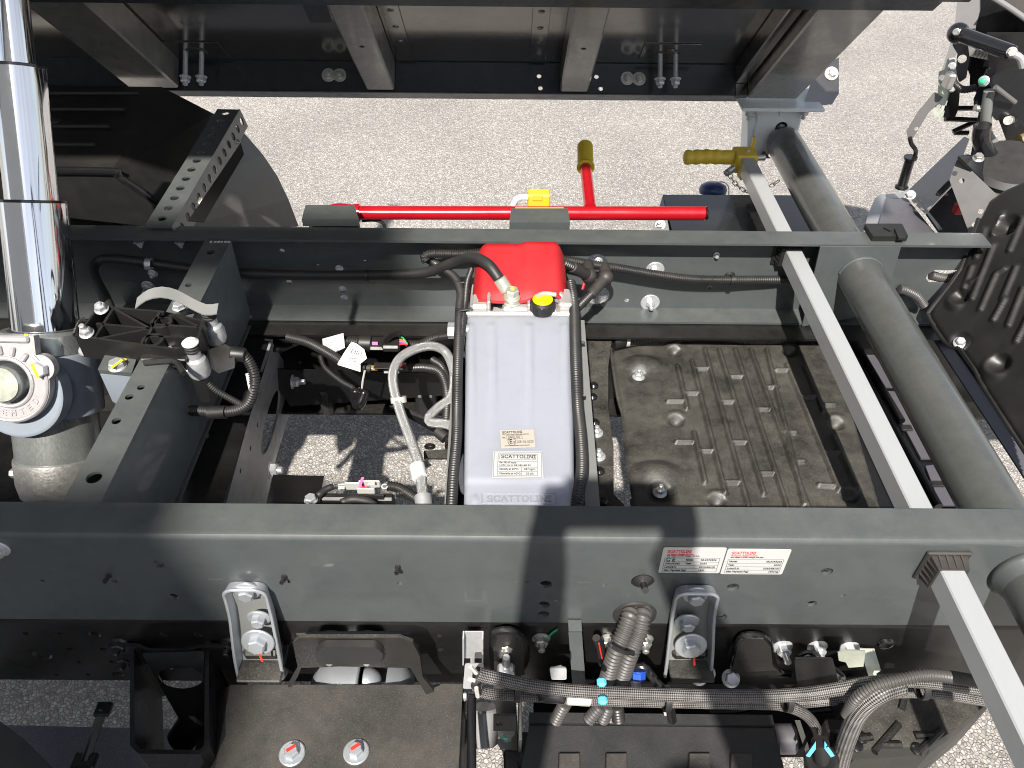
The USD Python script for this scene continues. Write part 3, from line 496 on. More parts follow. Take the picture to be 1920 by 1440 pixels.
# ================================================================== covers below the near rail
t = thing('fuse_box_cover', 'dusty flat black box cover with two washers bolted on top, lower left', 'box')
z = -.30
tp = [V(*q, z=z) for q in ((432, 1284), (866, 1284), (850, 1470), (398, 1470))]; lo = [tp[0]+[-.03, .0, -.03], tp[1]+[.004, .0, -.03], tp[2]+[.006, 0, -.03], tp[3]+[-.032, 0, -.03]]
bt = [p+[0, 0, -.18] for p in lo]; m = hullpts(tp + lo + bt); part(t, 'cover', m, 'box_paint', False)
part(t, 'edge_strip', hullpts([V(x, 1284, z=z)+d for x in (820, 868) for d in ([0, 0, .001], [0, -.17, .001], [0, 0, .0025], [0, -.17, .0025])]), 'box_paint')
for x, y in ((548, 1413), (668, 1410)):
    p = V(x, y, z=z); b = part(t, 'bolt', hexbolt(p, Z_, .0095, .010, .0185, 0, .003), 'alu_shell'); part(b, 'paint_mark', obox(p+[.0, .002, .0135], nrm([1, .7, 0]), nrm([-.7, 1, 0]), Z_, (.014, .005, .0006), .0002), 'ink_red')
part(t, 'side_frame', join(cyl(V(884, 1310, z=-.3), V(884, 1470, z=-.33), .007, 12), rbox(V(872, 1300, z=-.31), V(892, 1350, z=-.33), .002)), 'chassis_clean')
part(t, 'bolt', hexbolt(V(868, 1306, z=-.31), X_, .006, .006, 0, 0), 'zinc')
t = thing('battery_cover', 'dark grey moulded battery cover with raised lugs, bottom centre', 'battery cover')
z = -.345
tp = [V(*q, z=z) for q in ((992, 1339), (1446, 1344), (1480, 1480), (970, 1480))]
part(t, 'lid_rim', hullpts([p+d for p in tp[:2] for d in ([0, 0, .006], [0, -.016, .006], [0, 0, -.05], [0, -.016, -.05])]), 'grey_plastic')
lid = [p + [0, -.017, 0] for p in tp[:2]] + tp[2:]; part(t, 'lid', hullpts(lid + [p+[s*.01, 0, -.16] for p, s in zip(lid, (-1, 1, 1, -1))]), 'grey_plastic', False)
for x in (1067, 1155, 1310, 1388):
    q = [V(x-21, 1413, z=z), V(x+21, 1413, z=z), V(x+22, 1470, z=z), V(x-22, 1470, z=z)]; part(t, 'lug', hullpts([p+[0, 0, -.001] for p in q] + [p*.0+np.array([p[0]+(.002 if i in (0, 3) else -.002), p[1]+(-.003 if i < 2 else 0), z+.007]) for i, p in enumerate(q)]), 'box_paint', False)
part(t, 'side_step', rbox(V(970, 1370, z=-.36), V(1000, 1460, z=-.42), .004), 'grey_plastic')
t = thing('post_bracket', 'dusty black upright bracket with green marked bolts beside the battery cover', 'bracket')
part(t, 'post', hullpts([V(x, y, y=yy)+d for x, y, yy in ((925, 1300, -.065), (965, 1300, -.065), (948, 1450, -.10), (975, 1450, -.10)) for d in ([0, 0, 0], [0, .02, 0])]), 'dusty_black')
part(t, 'plate', pplate([(925, 1338), (968, 1338), (968, 1366), (925, 1366)], [0, -.085, 0], [0, -1, .3], .004, .001, holes=[(936, 1353, .004)]), 'dusty_black')
part(t, 'foot', rbox(V(945, 1405, z=-.38), V(976, 1460, z=-.40), .003), 'grey_plastic'); part(t, 'blade', rbox(V(972, 1300, z=-.32), V(978, 1420, z=-.38), .001), 'cast_steel')
for q in ((950, 1372), (949, 1392)): part(t, 'bolt', hexbolt(V(*q, y=-.095), [0, -.3, -1], .009, .010, 0, 0, flange=.013), 'zinc')
part(t, 'paint_mark', T(tube([V(944, 1381, y=-.105), V(951, 1385, y=-.105), V(953, 1390, y=-.105)], .0022, 5)), 'mark_green')
t = thing('grey_valve_body', 'pale grey cylinder low between the fuse box and the post bracket', 'valve')
part(t, 'body', cyl(V(905, 1325, z=-.40), V(905, 1395, z=-.44), .026, 24, bev=.003), 'fender_grey')

t = thing('fuel_tank', 'black ribbed fuel tank shell at the lower right corner', 'fuel tank')
tz = -.335; P = [(1640, 1285), (1720, 1288), (1800, 1300), (1850, 1330), (1800, 1372), (1740, 1415), (1600, 1425), (1560, 1400), (1575, 1330)]
q = [V(*k, z=tz) for k in P]; c = np.mean(q, 0); part(t, 'shell', hullpts([p for p in q] + [c+(p-c)*[.93, .9, 0]+[0, 0, .018] for p in q] + [p+[0, 0, -.12] for p in q]), 'dusty_black', 20)
for a, b in (((1640, 1410), (1685, 1358)), ((1722, 1412), (1765, 1370)), ((1610, 1385), (1635, 1382)), ((1650, 1397), (1690, 1397)), ((1715, 1380), (1750, 1378)), ((1690, 1330), (1700, 1290))):
    u, v = V(*a, z=tz+.019), V(*b, z=tz+.019); part(t, 'rib', T(tube([u, (u+v)/2, v], .0055, 8)), 'chassis_black')
for q in ((1606, 1399), (1615, 1383), (1720, 1405)): part(t, 'dimple', rivet(V(*q, z=tz+.018), Z_, .010, .005), 'gloss_black')
t = thing('sender_unit', 'black plastic sender with blue ears on the end of the braided cable', 'connector')
part(t, 'body', join(cyl(V(1540, 1420, z=-.30), V(1540, 1450, z=-.34), .024, 20, bev=.003), cyl(V(1538, 1390, z=-.27), V(1541, 1425, z=-.30), .012, 16)), 'black_plastic')
for s in (-1, 1): part(t, 'ear', hullpts([V(1538+s*8, 1390, z=-.26), V(1538+s*8, 1404, z=-.265), V(1538+s*27, 1417, z=-.28), V(1538+s*20, 1420, z=-.28), V(1538+s*10, 1390, z=-.275), V(1538+s*26, 1418, z=-.29)]), 'blue_clip')
part(t, 'housing', rbox(V(1545, 1345, z=-.30), V(1580, 1390, z=-.33), .004), 'black_plastic'); part(t, 'arm', hullpts([V(1490, 1350, z=-.29), V(1500, 1350, z=-.29), V(1515, 1425, z=-.31), V(1525, 1425, z=-.31), V(1490, 1350, z=-.31), V(1525, 1425, z=-.33)]), 'black_plastic')
part(t, 'port', cyl(V(1450, 1385, z=-.36), V(1490, 1385, z=-.36), .022, 20, bev=.003), 'purple_plate')
t = thing('brake_reservoir', 'round ribbed brown reservoir cap in shade under the cross tube', 'reservoir cap')
p = V(1892, 1218, y=.02); part(t, 'cap', lathe([(0, 0), (.030, 0), (.030, .006), (.026, .008), (.030, .010), (.030, .016), (.026, .018), (.029, .020), (.028, .026), (.02, .029), (0, .029)], p+[0, .02, -.03], nrm([0, -.45, .9]), 32), 'brown_plastic')
part(t, 'body', cyl(p+[0, .03, -.09], p+[0, .022, -.03], .026, 24), 'nylon_white')
# side guard, step rod and flap at lower left
t = thing('side_guard', 'blue grey speckled side guard panel on the ground side, lower left', 'side guard')
part(t, 'panel', pplate([(-60, 1363), (420, 1375), (430, 1500), (-60, 1500)], [0, 0, -.62], Z_, .012), 'slab_grey')
t = thing('step_rod', 'thin black upright step rod with folded ends, lower left', 'rod')
a, b = V(193, 1330, z=-.46), V(160, 1425, z=-.50); part(t, 'rod', T(tube([a, (a+b)/2, b], .0075, 10)), 'chassis_clean')
part(t, 'top_lug', rbox(a-[.012, .012, .004], a+[.014, .012, .005], .002), 'chassis_clean'); part(t, 'foot_lug', rbox(b-[.02, .014, .006], b+[.018, .012, .004], .002), 'chassis_clean')
single('mud_flap', hullpts([V(x, y, z=-.42) for x, y in ((-60, 1340), (0, 1352), (45, 1385), (100, 1440), (110, 1500), (-60, 1500))] + [V(x, y, z=-.42)+np.array([-.02, 0, -.06]) for x, y in ((-60, 1340), (0, 1352), (45, 1385), (100, 1440), (110, 1500), (-60, 1500))]), 'rubber', 'black rounded rubber mud flap cut by the lower left corner', 'mud flap')

# ================================================================== near cables
def pts(*q): return [V(a, b, **({'y': c} if isinstance(c, float) and k == 'y' else {k: c})) for a, b, k, c in q]
def py(yy, *q): return [V(a, b, y=yy) for a, b in q]
def pz(zz, *q): return [V(a, b, z=zz) for a, b in q]
t = thing('braided_harness', 'long braided cable bundle running across the lower right with cable ties', 'cable harness')
yb = -.105
part(t, 'upper_cable', tube(py(yb, (893, 1262), (905, 1266), (940, 1274), (990, 1285), (1060, 1294), (1140, 1299), (1250, 1303), (1400, 1306), (1500, 1302), (1570, 1292), (1640, 1280), (1700, 1276), (1780, 1283), (1860, 1296), (1960, 1320)), .0092, 16), 'braid')
part(t, 'lower_cable', tube(py(yb+.006, (893, 1284), (900, 1296), (930, 1302), (970, 1304), (1020, 1307), (1090, 1312), (1180, 1315), (1300, 1318), (1400, 1320), (1460, 1322), (1500, 1334), (1522, 1352), (1535, 1378), (1540, 1400)), .0078, 16), 'braid')
part(t, 'rear_cable', tube(py(yb+.02, (1400, 1310), (1480, 1318), (1560, 1312), (1640, 1302), (1720, 1298), (1800, 1306), (1900, 1325)), .008, 14), 'braid')
part(t, 'descending_cable', tube([V(x, y, y=yy) for x, y, yy in ((1690, 1286, -.12), (1650, 1300, -.13), (1614, 1330, -.135), (1592, 1375, -.14), (1576, 1430, -.14), (1566, 1500, -.14))], .0125, 16), 'braid')
part(t, 'corrugated_branch', corrugated([V(x, y, y=yy) for x, y, yy in ((1890, 1290, -.11), (1800, 1272, -.118), (1740, 1266, -.12), (1690, 1274, -.122), (1640, 1288, -.125), (1605, 1312, -.13), (1588, 1340, -.13))], .0085, .0042), 'conduit_grey')
part(t, 'joint_sleeve', tube(py(yb-.003, (1010, 1304), (1040, 1306), (1058, 1308)), .0088, 14), 'chassis_black')
part(t, 'white_connector', cyl(V(1062, 1308, y=yb-.004), V(1108, 1311, y=yb-.004), .0098, 14, bev=.002), 'connector_grey')
for x, y in ((1128, 1279), (1130, 1313)): part(t, 'blue_clip', rbox(V(x-10, y-5, y=yb-.010), V(x+10, y+5, y=yb-.022), .003), 'blue_clip')
for x, y, r in ((970, 1291, .0185), (1250, 1310, .018), (1476, 1311, .018), (1665, 1284, .019), (1728, 1287, .018), (1590, 1338, .018)):
    q = V(x, y, y=yb+.002); ax = nrm([1, 0, -.05]) if x < 1580 else nrm([.8, .3, .5]) if x < 1700 else X_
    part(t, 'cable_tie', lathe([(r-.003, 0), (r, 0), (r, .008), (r-.003, .008)], q-ax*.004, ax, 24), 'black_plastic')
for a, b in (((893, 1262), (882, 1250)), ((890, 1276), (876, 1272)), ((893, 1290), (896, 1306))): part(t, 'tie_tail', T(tube(py(yb-.01, a, b), .003, 6)), 'nylon_white')
t = thing('twin_conduit', 'two thick ribbed conduits side by side dropping from the grommet', 'conduit')
part(t, 'conduit', corrugated([V(x, y, y=yy) for x, y, yy in ((1186, 1140, .03), (1183, 1150, -.01), (1170, 1186, -.035), (1152, 1230, -.055), (1135, 1290, -.07), (1120, 1345, -.085)) ], .0128, .0056, .0022, 18), 'conduit_grey')
part(t, 'conduit', corrugated([V(x, y, y=yy) for x, y, yy in ((1207, 1140, .03), (1206, 1150, -.01), (1197, 1190, -.035), (1180, 1230, -.055), (1160, 1290, -.07), (1145, 1345, -.085)) ], .0128, .0056, .0022, 18), 'conduit_grey')
part(t, 'cable_tie', T(tube([V(1148, 1212, y=-.066), V(1166, 1222, y=-.072), V(1188, 1226, y=-.066)], .003, 6)), 'black_plastic')
t = thing('wiring_tails', 'short grey ribbed conduit tails and dark leads dropping behind the battery cover', 'conduit')
for a, b, la in (((1060, 1318), (1042, 1352), 'conduit_grey'), ((1128, 1322), (1102, 1352), 'conduit_grey'), ((1142, 1322), (1130, 1352), 'conduit_grey'), ((1156, 1322), (1160, 1352), 'conduit_black')):
    part(t, 'tail', corrugated([V(*a, y=-.095), V((a[0]+b[0])/2, (a[1]+b[1])/2, y=-.10), V(*b, y=-.105)], .010, .0052, .002, 14), la)
part(t, 'white_tag', hullpts([V(x, y, y=-.10)+d for x, y in ((1240, 1318), (1252, 1318), (1246, 1342), (1253, 1342)) for d in ([0, 0, 0], [0, .001, 0])]), 'tag_white')
part(t, 'lead', T(tube(py(-.10, (1255, 1318), (1260, 1350)), .007, 10)), 'chassis_clean')
part(t, 'pipe_loop', T(tube(py(-.04, (1330, 1335), (1390, 1332), (1440, 1318), (1490, 1335), (1560, 1330)), .005, 8)), 'gloss_black')
part(t, 'red_stripe_lead', T(tube(py(-.03, (1118, 1196), (1126, 1215), (1130, 1245)), .006, 8)), 'conduit_black'); part(t, 'red_stripe', T(tube(py(-.038, (1123, 1206), (1129, 1235)), .0012, 5)), 'ink_red')

# ================================================================== oil tank and pump
TN = nrm([0, -.047, 1]); TO = np.array([0, .523, -.03])
tk = thing('oil_tank', 'translucent bluish white oil tank with cast head and yellow topped cap, stickers on top', 'oil tank')
def tq(px, py): return V(px, py, o=TO, n=TN)
aL, aR, bL, bR = tq(874, 589), tq(1073, 589), tq(869, 958), tq(1078, 958)
nx, ny = 64, 110; u = np.linspace(0, 1, nx); w = np.linspace(0, 1, ny); Vv = []
for j in w:
    l, r = aL+(bL-aL)*j, aR+(bR-aR)*j
    for i in u:
        p = l+(r-l)*i; d = 0.
        for c in (.235, .585, .93, .03):                           # three moulded flutes, fading towards the near end
            s = abs(i-c-(.5-c)*.10*j)/.055
            if s < 1 and .05 < j < .72: d += .0040*(1-s*s)**.8*min(1, (j-.05)/.03)*min(1, (.72-j)/.4)
        e = min(i, 1-i)*.19; d -= .008*max(0, 1-e/.010)**2
        d -= .005*max(0, 1-j*.43/.008)**2
        if j > .865: d -= .004*min(1, (j-.865)/.02)
        for c in (.1, .905):
            rr = math.hypot((i-c)*.2, (j-.95)*.40)/.0075
            if rr < 1: d += .0025*math.sqrt(1-rr*rr)
        Vv.append(p+TN*d)
G = [(j*nx+i, j*nx+i+1, (j+1)*nx+i+1, (j+1)*nx+i) for j in range(ny-1) for i in range(nx-1)]
Vv = np.array(Vv); F = [f[::-1] for f in G]
ring = [i for i in range(nx)] + [j*nx+nx-1 for j in range(1, ny)] + [(ny-1)*nx+i for i in range(nx-2, -1, -1)] + [j*nx for j in range(ny-2, 0, -1)]
base = len(Vv); lowr = Vv[ring] + [0, 0, -.13]; Vv = np.vstack([Vv, lowr]); k = len(ring)
F += [(ring[i], ring[(i+1) % k], base+(i+1) % k, base+i) for i in range(k)]
body = trimesh.Trimesh(Vv, np.array([t3 for f in F for t3 in ((f[0], f[1], f[2]), (f[0], f[2], f[3]))]), process=False); body.fix_normals()
part(tk, 'body', body, 'tank_plastic', 50)
ex = nrm(aR-aL); ey = np.cross(TN, ex); c = tq(973, 938)
em = text('SCATTOLINI', c-TN*.0045, ex, ey, .095, .011, .0022, align='c')
part(tk, 'embossed_name', em, 'tank_plastic', False)
part(tk, 'embossed_frame', join(*[obox(c+ey*(.0055+s*.0095)-TN*.003, ex, ey, TN, (.108, .0012, .002), .0003) for s in (-1, 1)], *[obox(c+ey*.0055+ex*s*.054-TN*.003, ex, ey, TN, (.0012, .02, .002), .0003) for s in (-1, 1)]), 'tank_plastic')
def sticker(q, look, name):
    P = [tq(*k)+TN*.0012 for k in q]; m = hullpts([p for p in P] + [p+TN*.0006 for p in P]); s = part(tk, name, m, look, False)
    o = P[3]+TN*.0007; e1 = nrm(P[2]-P[3]); e2 = nrm(P[0]-P[3]); w, h = np.linalg.norm(P[2]-P[3]), np.linalg.norm(P[0]-P[3]); return s, lambda a, b: o+e1*a*w+e2*b*h, e1, e2, w, h
def rule(L, a, b, e1, e2, th=.0006):
    p, q = L(*a), L(*b); n = np.cross(e1, e2); d = q-p; return obox((p+q)/2+n*.0001, nrm(d), np.cross(n, nrm(d)), n, (np.linalg.norm(d)+th, th, .0002), .00003)
s, L, e1, e2, w, h = sticker([(937, 808), (1001, 806.5), (1004, 840), (940, 842)], 'label_cream', 'approval_sticker')
ms = [text('SCATTOLINI', L(.06, .80), e1, e2, .60*w, .12*h), text('TAIL LIFTS AND TRUCK BODIES DIV.', L(.05, .71), e1, e2, .82*w, .04*h), text('Mod.', L(.06, .54), e1, e2, .09*w, .06*h), text('20TL00', L(.22, .52), e1, e2, .36*w, .13*h, bold=False),
      text('E', L(.25, .24), e1, e2, .09*w, .22*h), text('3', L(.36, .24), e1, e2, .05*w, .12*h), text('10R-04 4020', L(.46, .25), e1, e2, .50*w, .14*h, bold=False), text('UNAUTHORIZED OPENING VOIDS WARRANTY', L(.10, .10), e1, e2, .75*w, .04*h)]
ms += [rule(L, a, b, e1, e2, .0004) for a, b in (((.19, .48), (.64, .48)), ((.19, .69), (.64, .69)), ((.19, .48), (.19, .69)), ((.64, .48), (.64, .69)))]
cc = L(.325, .345); ms.append(T(sweep(np.array([cc+e1*.115*w*math.cos(x)+e2*.22*h*math.sin(x) for x in np.linspace(0, 2*math.pi, 25)]), .0004, 5)))
part(s, 'lettering', join(ms), 'ink_black', False)
s, L, e1, e2, w, h = sticker([(925, 847), (1016, 848), (1019, 898), (923, 897)], 'label_silver', 'oil_sticker')
ms = [text('SCATTOLINI', L(.155, .73), e1, e2, .69*w, .125*h), text('Re-fill oil type:', L(.13, .535), e1, e2, .34*w, .055*h), text('LV32-AL or Q8 HELLER 32', L(.13, .44), e1, e2, .62*w, .055*h),
      text('Density at 20°C:', L(.13, .29), e1, e2, .38*w, .065*h), text('857 kg/m', L(.62, .29), e1, e2, .22*w, .065*h), text('Viscosity at 40°C:', L(.13, .125), e1, e2, .43*w, .065*h), text('32 cSt', L(.655, .125), e1, e2, .15*w, .065*h)]
box4 = lambda a, b, c2, d: [((a, b), (c2, b)), ((a, d), (c2, d)), ((a, b), (a, d)), ((c2, b), (c2, d))]
ms += [rule(L, a, b, e1, e2, .0005) for a, b in box4(.02, .03, .965, .96) + box4(.10, .085, .88, .89) + box4(.135, .69, .855, .855) + [((.10, .61), (.88, .61)), ((.10, .40), (.88, .40)), ((.10, .235), (.88, .235)), ((.575, .085), (.575, .40))]]
part(s, 'lettering', join(ms), 'ink_black', False)
# cast head
hl, hr_, hz = aL[0]-.004, aR[0]+.004, aL[2]
head = join(rbox([hl, .523, hz-.14], [hr_, .533, hz+.004], .003), rbox([hl+.006, .531, hz-.13], [hr_-.006, .64, hz-.012], .004),
            rbox([hl+.012, .533, hz-.02], [hl+.045, .575, hz+.012], .005), rbox([hl+.042, .533, hz-.02], [hl+.048, .57, hz+.022], .002), rbox([hl+.070, .533, hz-.02], [hl+.118, .59, hz+.006], .004), rbox([hl+.116, .533, hz-.02], [hl+.122, .575, hz+.016], .002), rbox([hl+.130, .533, hz-.02], [hr_-.03, .58, hz+.001], .004), rbox([hr_-.03, .533, hz-.02], [hr_-.004, .585, hz+.018], .004))
part(tk, 'cast_head', head, 'cast_aluminium')
pc = V(1017, 577, z=hz+.008); cap = part(tk, 'filler_cap', join(lathe([(0, -.006), (.0215, -.006), (.0225, 0), (.0225, .014), (.020, .018), (0, .018)], pc, Z_, 36), *[obox(pc+np.array([.0222*math.cos(a), .0222*math.sin(a), .006]), [-math.sin(a), math.cos(a), 0], Z_, [math.cos(a), math.sin(a), 0], (.0035, .014, .002), .0006) for a in np.arange(0, 6.28, .42)]), 'black_plastic')
part(cap, 'cap_top', lathe([(0, .0175), (.0185, .0175), (.0185, .0195), (.017, .0205), (.011, .0195), (.0105, .0202), (0, .0202)], pc, Z_, 36), 'cap_yellow', 25)
fp = V(960, 568, z=hz+.006); fit = part(tk, 'banjo_fitting', join(lathe([(0, 0), (.016, 0), (.0165, .003), (.014, .005), (.015, .008), (.0155, .014), (.012, .017), (0, .017)], fp, Z_, 28), hexbolt(fp+Z_*.016, Z_, .0115, .012, .0135, 0, .003, spin=.2)), 'zinc_yellow')
part(fit, 'paint_mark', T(tube([fp+[-.004, .006, .0325], fp+[.003, .004, .0325], fp+[.003, -.003, .0325], fp+[-.002, 0, .0325]], .0008, 5)), 'ink_yellow')
part(tk, 'sight_valve', join(lathe([(0, 0), (.010, 0), (.010, .01), (.006, .016), (0, .018)], V(1048, 562, z=hz+.006), Z_, 16), T(tube([V(1006, 556, z=hz+.03), V(1020, 550, z=hz+.03), V(1042, 553, z=hz+.025)], .0045, 10))), 'cast_aluminium')
hx = V(861, 620, z=hz-.01); part(tk, 'side_fitting', join(cyl(hx-X_*.02, hx+X_*.004, .015, 6), cyl(hx, hx+X_*.02, .011, 16, bev=.001)), 'zinc'); part(tk, 'lead_seal', join(cyl(V(859, 646, z=hz-.04), V(859, 652, z=hz-.045), .008, 12), T(tube([V(862, 632, z=hz-.03), V(858, 642, z=hz-.035), V(866, 655, z=hz-.04), V(876, 670, z=hz-.05)], .0012, 5)), cyl(V(870, 664, z=hz-.05), V(878, 668, z=hz-.05), .007, 10)), 'cast_steel')
part(tk, 'white_film', hullpts([V(x, y, z=hz-.06)+d for x, y in ((868, 850), (864, 872), (858, 886), (863, 920), (869, 915)) for d in ([0, 0, 0], [.004, 0, -.01])]), 'tag_white')

# red moulded cover over the pump
rc = thing('pump_cover', 'bright red moulded plastic cover behind the oil tank head', 'cover')
n = 40; rows = []
zl = lambda s: hz + .014 + .048*s**.8
for j in range(15):
    s = j/14; yy = .549+.130*s; row = []
    xl, xr = (V(881, 566, y=.53)[0]*(1-s)+V(893, 474, y=.68)[0]*s), (V(1070, 566, y=.53)[0]*(1-s)+V(1057, 474, y=.68)[0]*s)
    for i in range(n):
        a = i/(n-1); x = xl+(xr-xl)*a; e = min(a, 1-a)*(xr-xl); z = zl(s)
        z -= .034*(max(0, 1-e/.022))**2                         # rounded shoulders
        z += .006*(1/(1+math.exp(-(a-.53)*60)))*(.5+.5*s)      # the right half stands a little prouder
        if s > .93: z -= .012*((s-.93)/.07)**2
        if j == 0: z += .010*max(0, 1-((a-.78)/.20)**2) + .004*max(0, 1-((a-.12)/.12)**2)-.003
        row.append((x, yy-(.006*max(0, 1-((a-.78)/.2)**2) if j == 0 else 0)*-1, z))
    rows.append(row)
a = np.array(rows); v = a.reshape(-1, 3); f = [(j*n+i, j*n+i+1, (j+1)*n+i+1, (j+1)*n+i) for j in range(14) for i in range(n-1)]
N = len(v); sk = [i for i in range(n)]
left = [j*n for j in range(15)]; right = [j*n+n-1 for j in range(15)]; back = [14*n+i for i in range(n)]
def skirt(idx, drop, v, f):
    b = len(v); v = np.vstack([v, v[idx]+[0, 0, -drop]]); f += [(idx[i], idx[i+1], b+i+1, b+i) for i in range(len(idx)-1)]; return v
for idx, d in ((left, .05), (right, .05), (back, .08)): v = skirt(idx, d, v, f)
sh = trimesh.Trimesh(v, np.array([q for t4 in f for q in ((t4[0], t4[1], t4[2]), (t4[0], t4[2], t4[3]))]), process=False)
inner = sh.copy(); inner.vertices = inner.vertices - [0, 0, .003]; inner.invert()
part(rc, 'shell', join(sh, inner), 'red_plastic', 40)
part(rc, 'front_lip', T(tube(a[0][::3]+[0, -.001, -.001], .0028, 8)), 'red_plastic'); part(rc, 'side_lip', T(tube(a[:, -1]+[.001, 0, -.048], .003, 8)), 'red_plastic'); part(rc, 'side_lip', T(tube(a[:, 0]+[-.001, 0, -.048], .003, 8)), 'red_plastic')
part(rc, 'rear_lip', T(tube([V(x, 471, y=.682) for x in (950, 970, 990)], .004, 8)), 'red_plastic')
t = thing('pump_motor', 'dark round pump motor mostly hidden under the red cover', 'motor')
part(t, 'casing', cyl([.02, .56, -.07], [.02, .72, -.06], .055, 32, bev=.008), 'black_plastic'); part(t, 'lug', lathe([(0, 0), (.028, 0), (.03, .012), (.022, .022), (0, .026)], V(975, 474, y=.70)+[0, .012, -.02], Z_, 28), 'brown_plastic')

# hoses and conduits around the tank
hose = thing('hydraulic_hose', 'smooth black hydraulic hose along the far rail to the banjo fitting', 'hose')
part(hose, 'hose', tube([V(208, 585, y=.56), V(196, 556, y=.62), V(176, 515, y=.70), V(180, 494, y=.735), V(205, 486, y=.745), V(270, 492, y=.75), V(340, 502, y=.755), V(440, 512, y=.755), V(560, 516, y=.755), V(680, 516, y=.745), V(790, 512, y=.72), V(850, 493, y=.68), V(885, 483, y=.64), V(915, 496, y=.60), V(938, 526, y=.575)], .0105, 16), 'rubber')
part(hose, 'ferrule', cyl(V(936, 522, y=.577), V(951, 546, y=.566), .0125, 20, bev=.002), 'zinc_yellow'); part(hose, 'hose_end', cyl(V(949, 544, y=.567), V(957, 558, y=.56), .0085, 16), 'zinc_yellow')
cp = V(279, 495, y=.735); cl = part(hose, 'hose_clip', lathe([(.0112, 0), (.0125, 0), (.0125, .012), (.0112, .012)], cp-X_*.006, nrm([1, .05, -.1]), 20), 'zinc'); part(cl, 'screw', hexbolt(cp+[.004, -.004, -.02], [0, -1, -.2], .006, .005, .010, .006), 'zinc')
part(hose, 'tie', lathe([(.0108, 0), (.0125, 0), (.0125, .006), (.0108, .006)], V(685, 516, y=.742), X_, 16), 'black_plastic')
t = thing('far_rail_conduit', 'black ribbed conduit sagging along the far rail right of the red cover', 'conduit')
part(t, 'conduit', corrugated([V(x, y, y=yy) for x, y, yy in ((800, 490, .72), (796, 482, .725), (812, 476, .73), (870, 476, .735), (940, 470, .745), (1000, 472, .745), (1060, 487, .735), (1110, 496, .735), (1165, 504, .735), (1230, 515, .735), (1290, 523, .738), (1350, 525, .74), (1420, 525, .75), (1480, 525, .765))], .0095, .0046), 'conduit_black')
part(t, 'clip', join(lathe([(.0098, 0), (.0115, 0), (.0115, .008), (.0098, .008)], V(1369, 525, y=.74), X_, 18), lathe([(0, 0), (.012, 0), (.009, .006), (0, .008)], V(1368, 518, y=.774), -Y_, 16)), 'black_plastic')
t = thing('left_conduit', 'ribbed conduit running along the left side of the oil tank', 'conduit')
part(t, 'conduit', corrugated([V(x, y, y=yy) for x, y, yy in ((802, 486, .74), (822, 498, .72), (852, 520, .66), (864, 548, .60), (862, 580, .54), (860, 640, .44), (858, 700, .36), (857, 760, .30), (856, 820, .23), (850, 890, .155), (846, 960, .09))], .0088, .0046), 'conduit_black')
part(t, 'conduit', corrugated([V(x, y, y=yy) for x, y, yy in ((884, 505, .66), (876, 530, .62), (872, 570, .56), (866, 620, .47), (860, 700, .37))], .006, .004), 'conduit_black')
for x, y, yy in ((866, 528, .64), (868, 580, .535)): part(t, 'cable_tie', T(tube([V(x-14, y, y=yy-.01), V(x, y+2, y=yy-.014), V(x+16, y-2, y=yy-.01)], .0022, 6)), 'black_plastic')
t = thing('right_conduit', 'ribbed conduit hugging the right side of the oil tank', 'conduit')
part(t, 'conduit', corrugated([V(x, y, y=yy) for x, y, yy in ((1070, 530, .60), (1076, 570, .55), (1078, 640, .44), (1080, 700, .36), (1083, 760, .30), (1089, 820, .23), (1091, 880, .165), (1084, 930, .115), (1078, 965, .09))], .0095, .0046), 'conduit_black')
part(t, 'clip', hexbolt(V(1084, 643, z=-.06), X_, .005, .006, 0, .006), 'black_plastic'); part(t, 'clip', rbox(V(1089, 740, z=-.07), V(1098, 750, z=-.08), .002), 'black_plastic')
t = thing('elbow_connectors', 'two black elbow plugs with ribbed leads right of the red cover', 'plug')
def elbow(p, mid, end, tail):
    part(t, 'elbow', join(cyl(p, mid, .0115, 18, bev=.002), trimesh.creation.icosphere(3, .0155).apply_translation(mid), cyl(mid, mid+[0, .035, .002], .012, 16)), 'brown_plastic', True)
    part(t, 'lead', corrugated([p, (p+tail)/2, tail], .009, .0046), 'conduit_black')
elbow(V(1072, 500, y=.66), V(1104, 517, y=.69), None, V(1056, 492, y=.655)); elbow(V(1107, 553, y=.66), V(1136, 520, y=.70), None, V(1080, 580, y=.62))
part(t, 'red_tag', T(tube([V(1096, 530, y=.69), V(1092, 543, y=.68)], .003, 6)), 'red_plastic')

# ================================================================== silver foil hose, connectors, tags in the left bay
t = thing('foil_hose', 'silver foil wrapped hose looping down left of the oil tank', 'hose')
part(t, 'hose', tube([V(x, y, y=yy) for x, y, yy in ((850, 800, .39), (835, 795, .40), (808, 792, .42), (805, 782, .43), (822, 764, .46), (845, 745, .49), (852, 710, .54), (846, 680, .57), (833, 658, .59), (810, 649, .59), (780, 654, .57), (752, 670, .55), (738, 695, .52), (738, 725, .48), (750, 770, .42), (768, 820, .35), (786, 870, .28), (790, 900, .245), (796, 960, .19))], .0094, 16, .004), 'foil')
part(t, 'grey_sleeve', cyl(V(782, 873, y=.272), V(787, 896, y=.247), .0135, 20, bev=.001), 'hinge_paint'); part(t, 'steel_sleeve', cyl(V(793, 929, y=.218), V(796, 960, y=.19), .0145, 20, bev=.001), 'zinc')
part(t, 'nylon_clamp', lathe([(.0107, 0), (.015, 0), (.015, .011), (.0107, .011)], V(747, 744, y=.452), nrm([.1, -.6, -.8]), 24), 'nylon_white')
part(t, 'clamp_stem', rbox(V(738, 750, y=.46), V(752, 764, y=.45), .002), 'nylon_white')
part(t, 'end_piece', cyl(V(820, 808, y=.405), V(836, 822, y=.39), .011, 16), 'rubber')
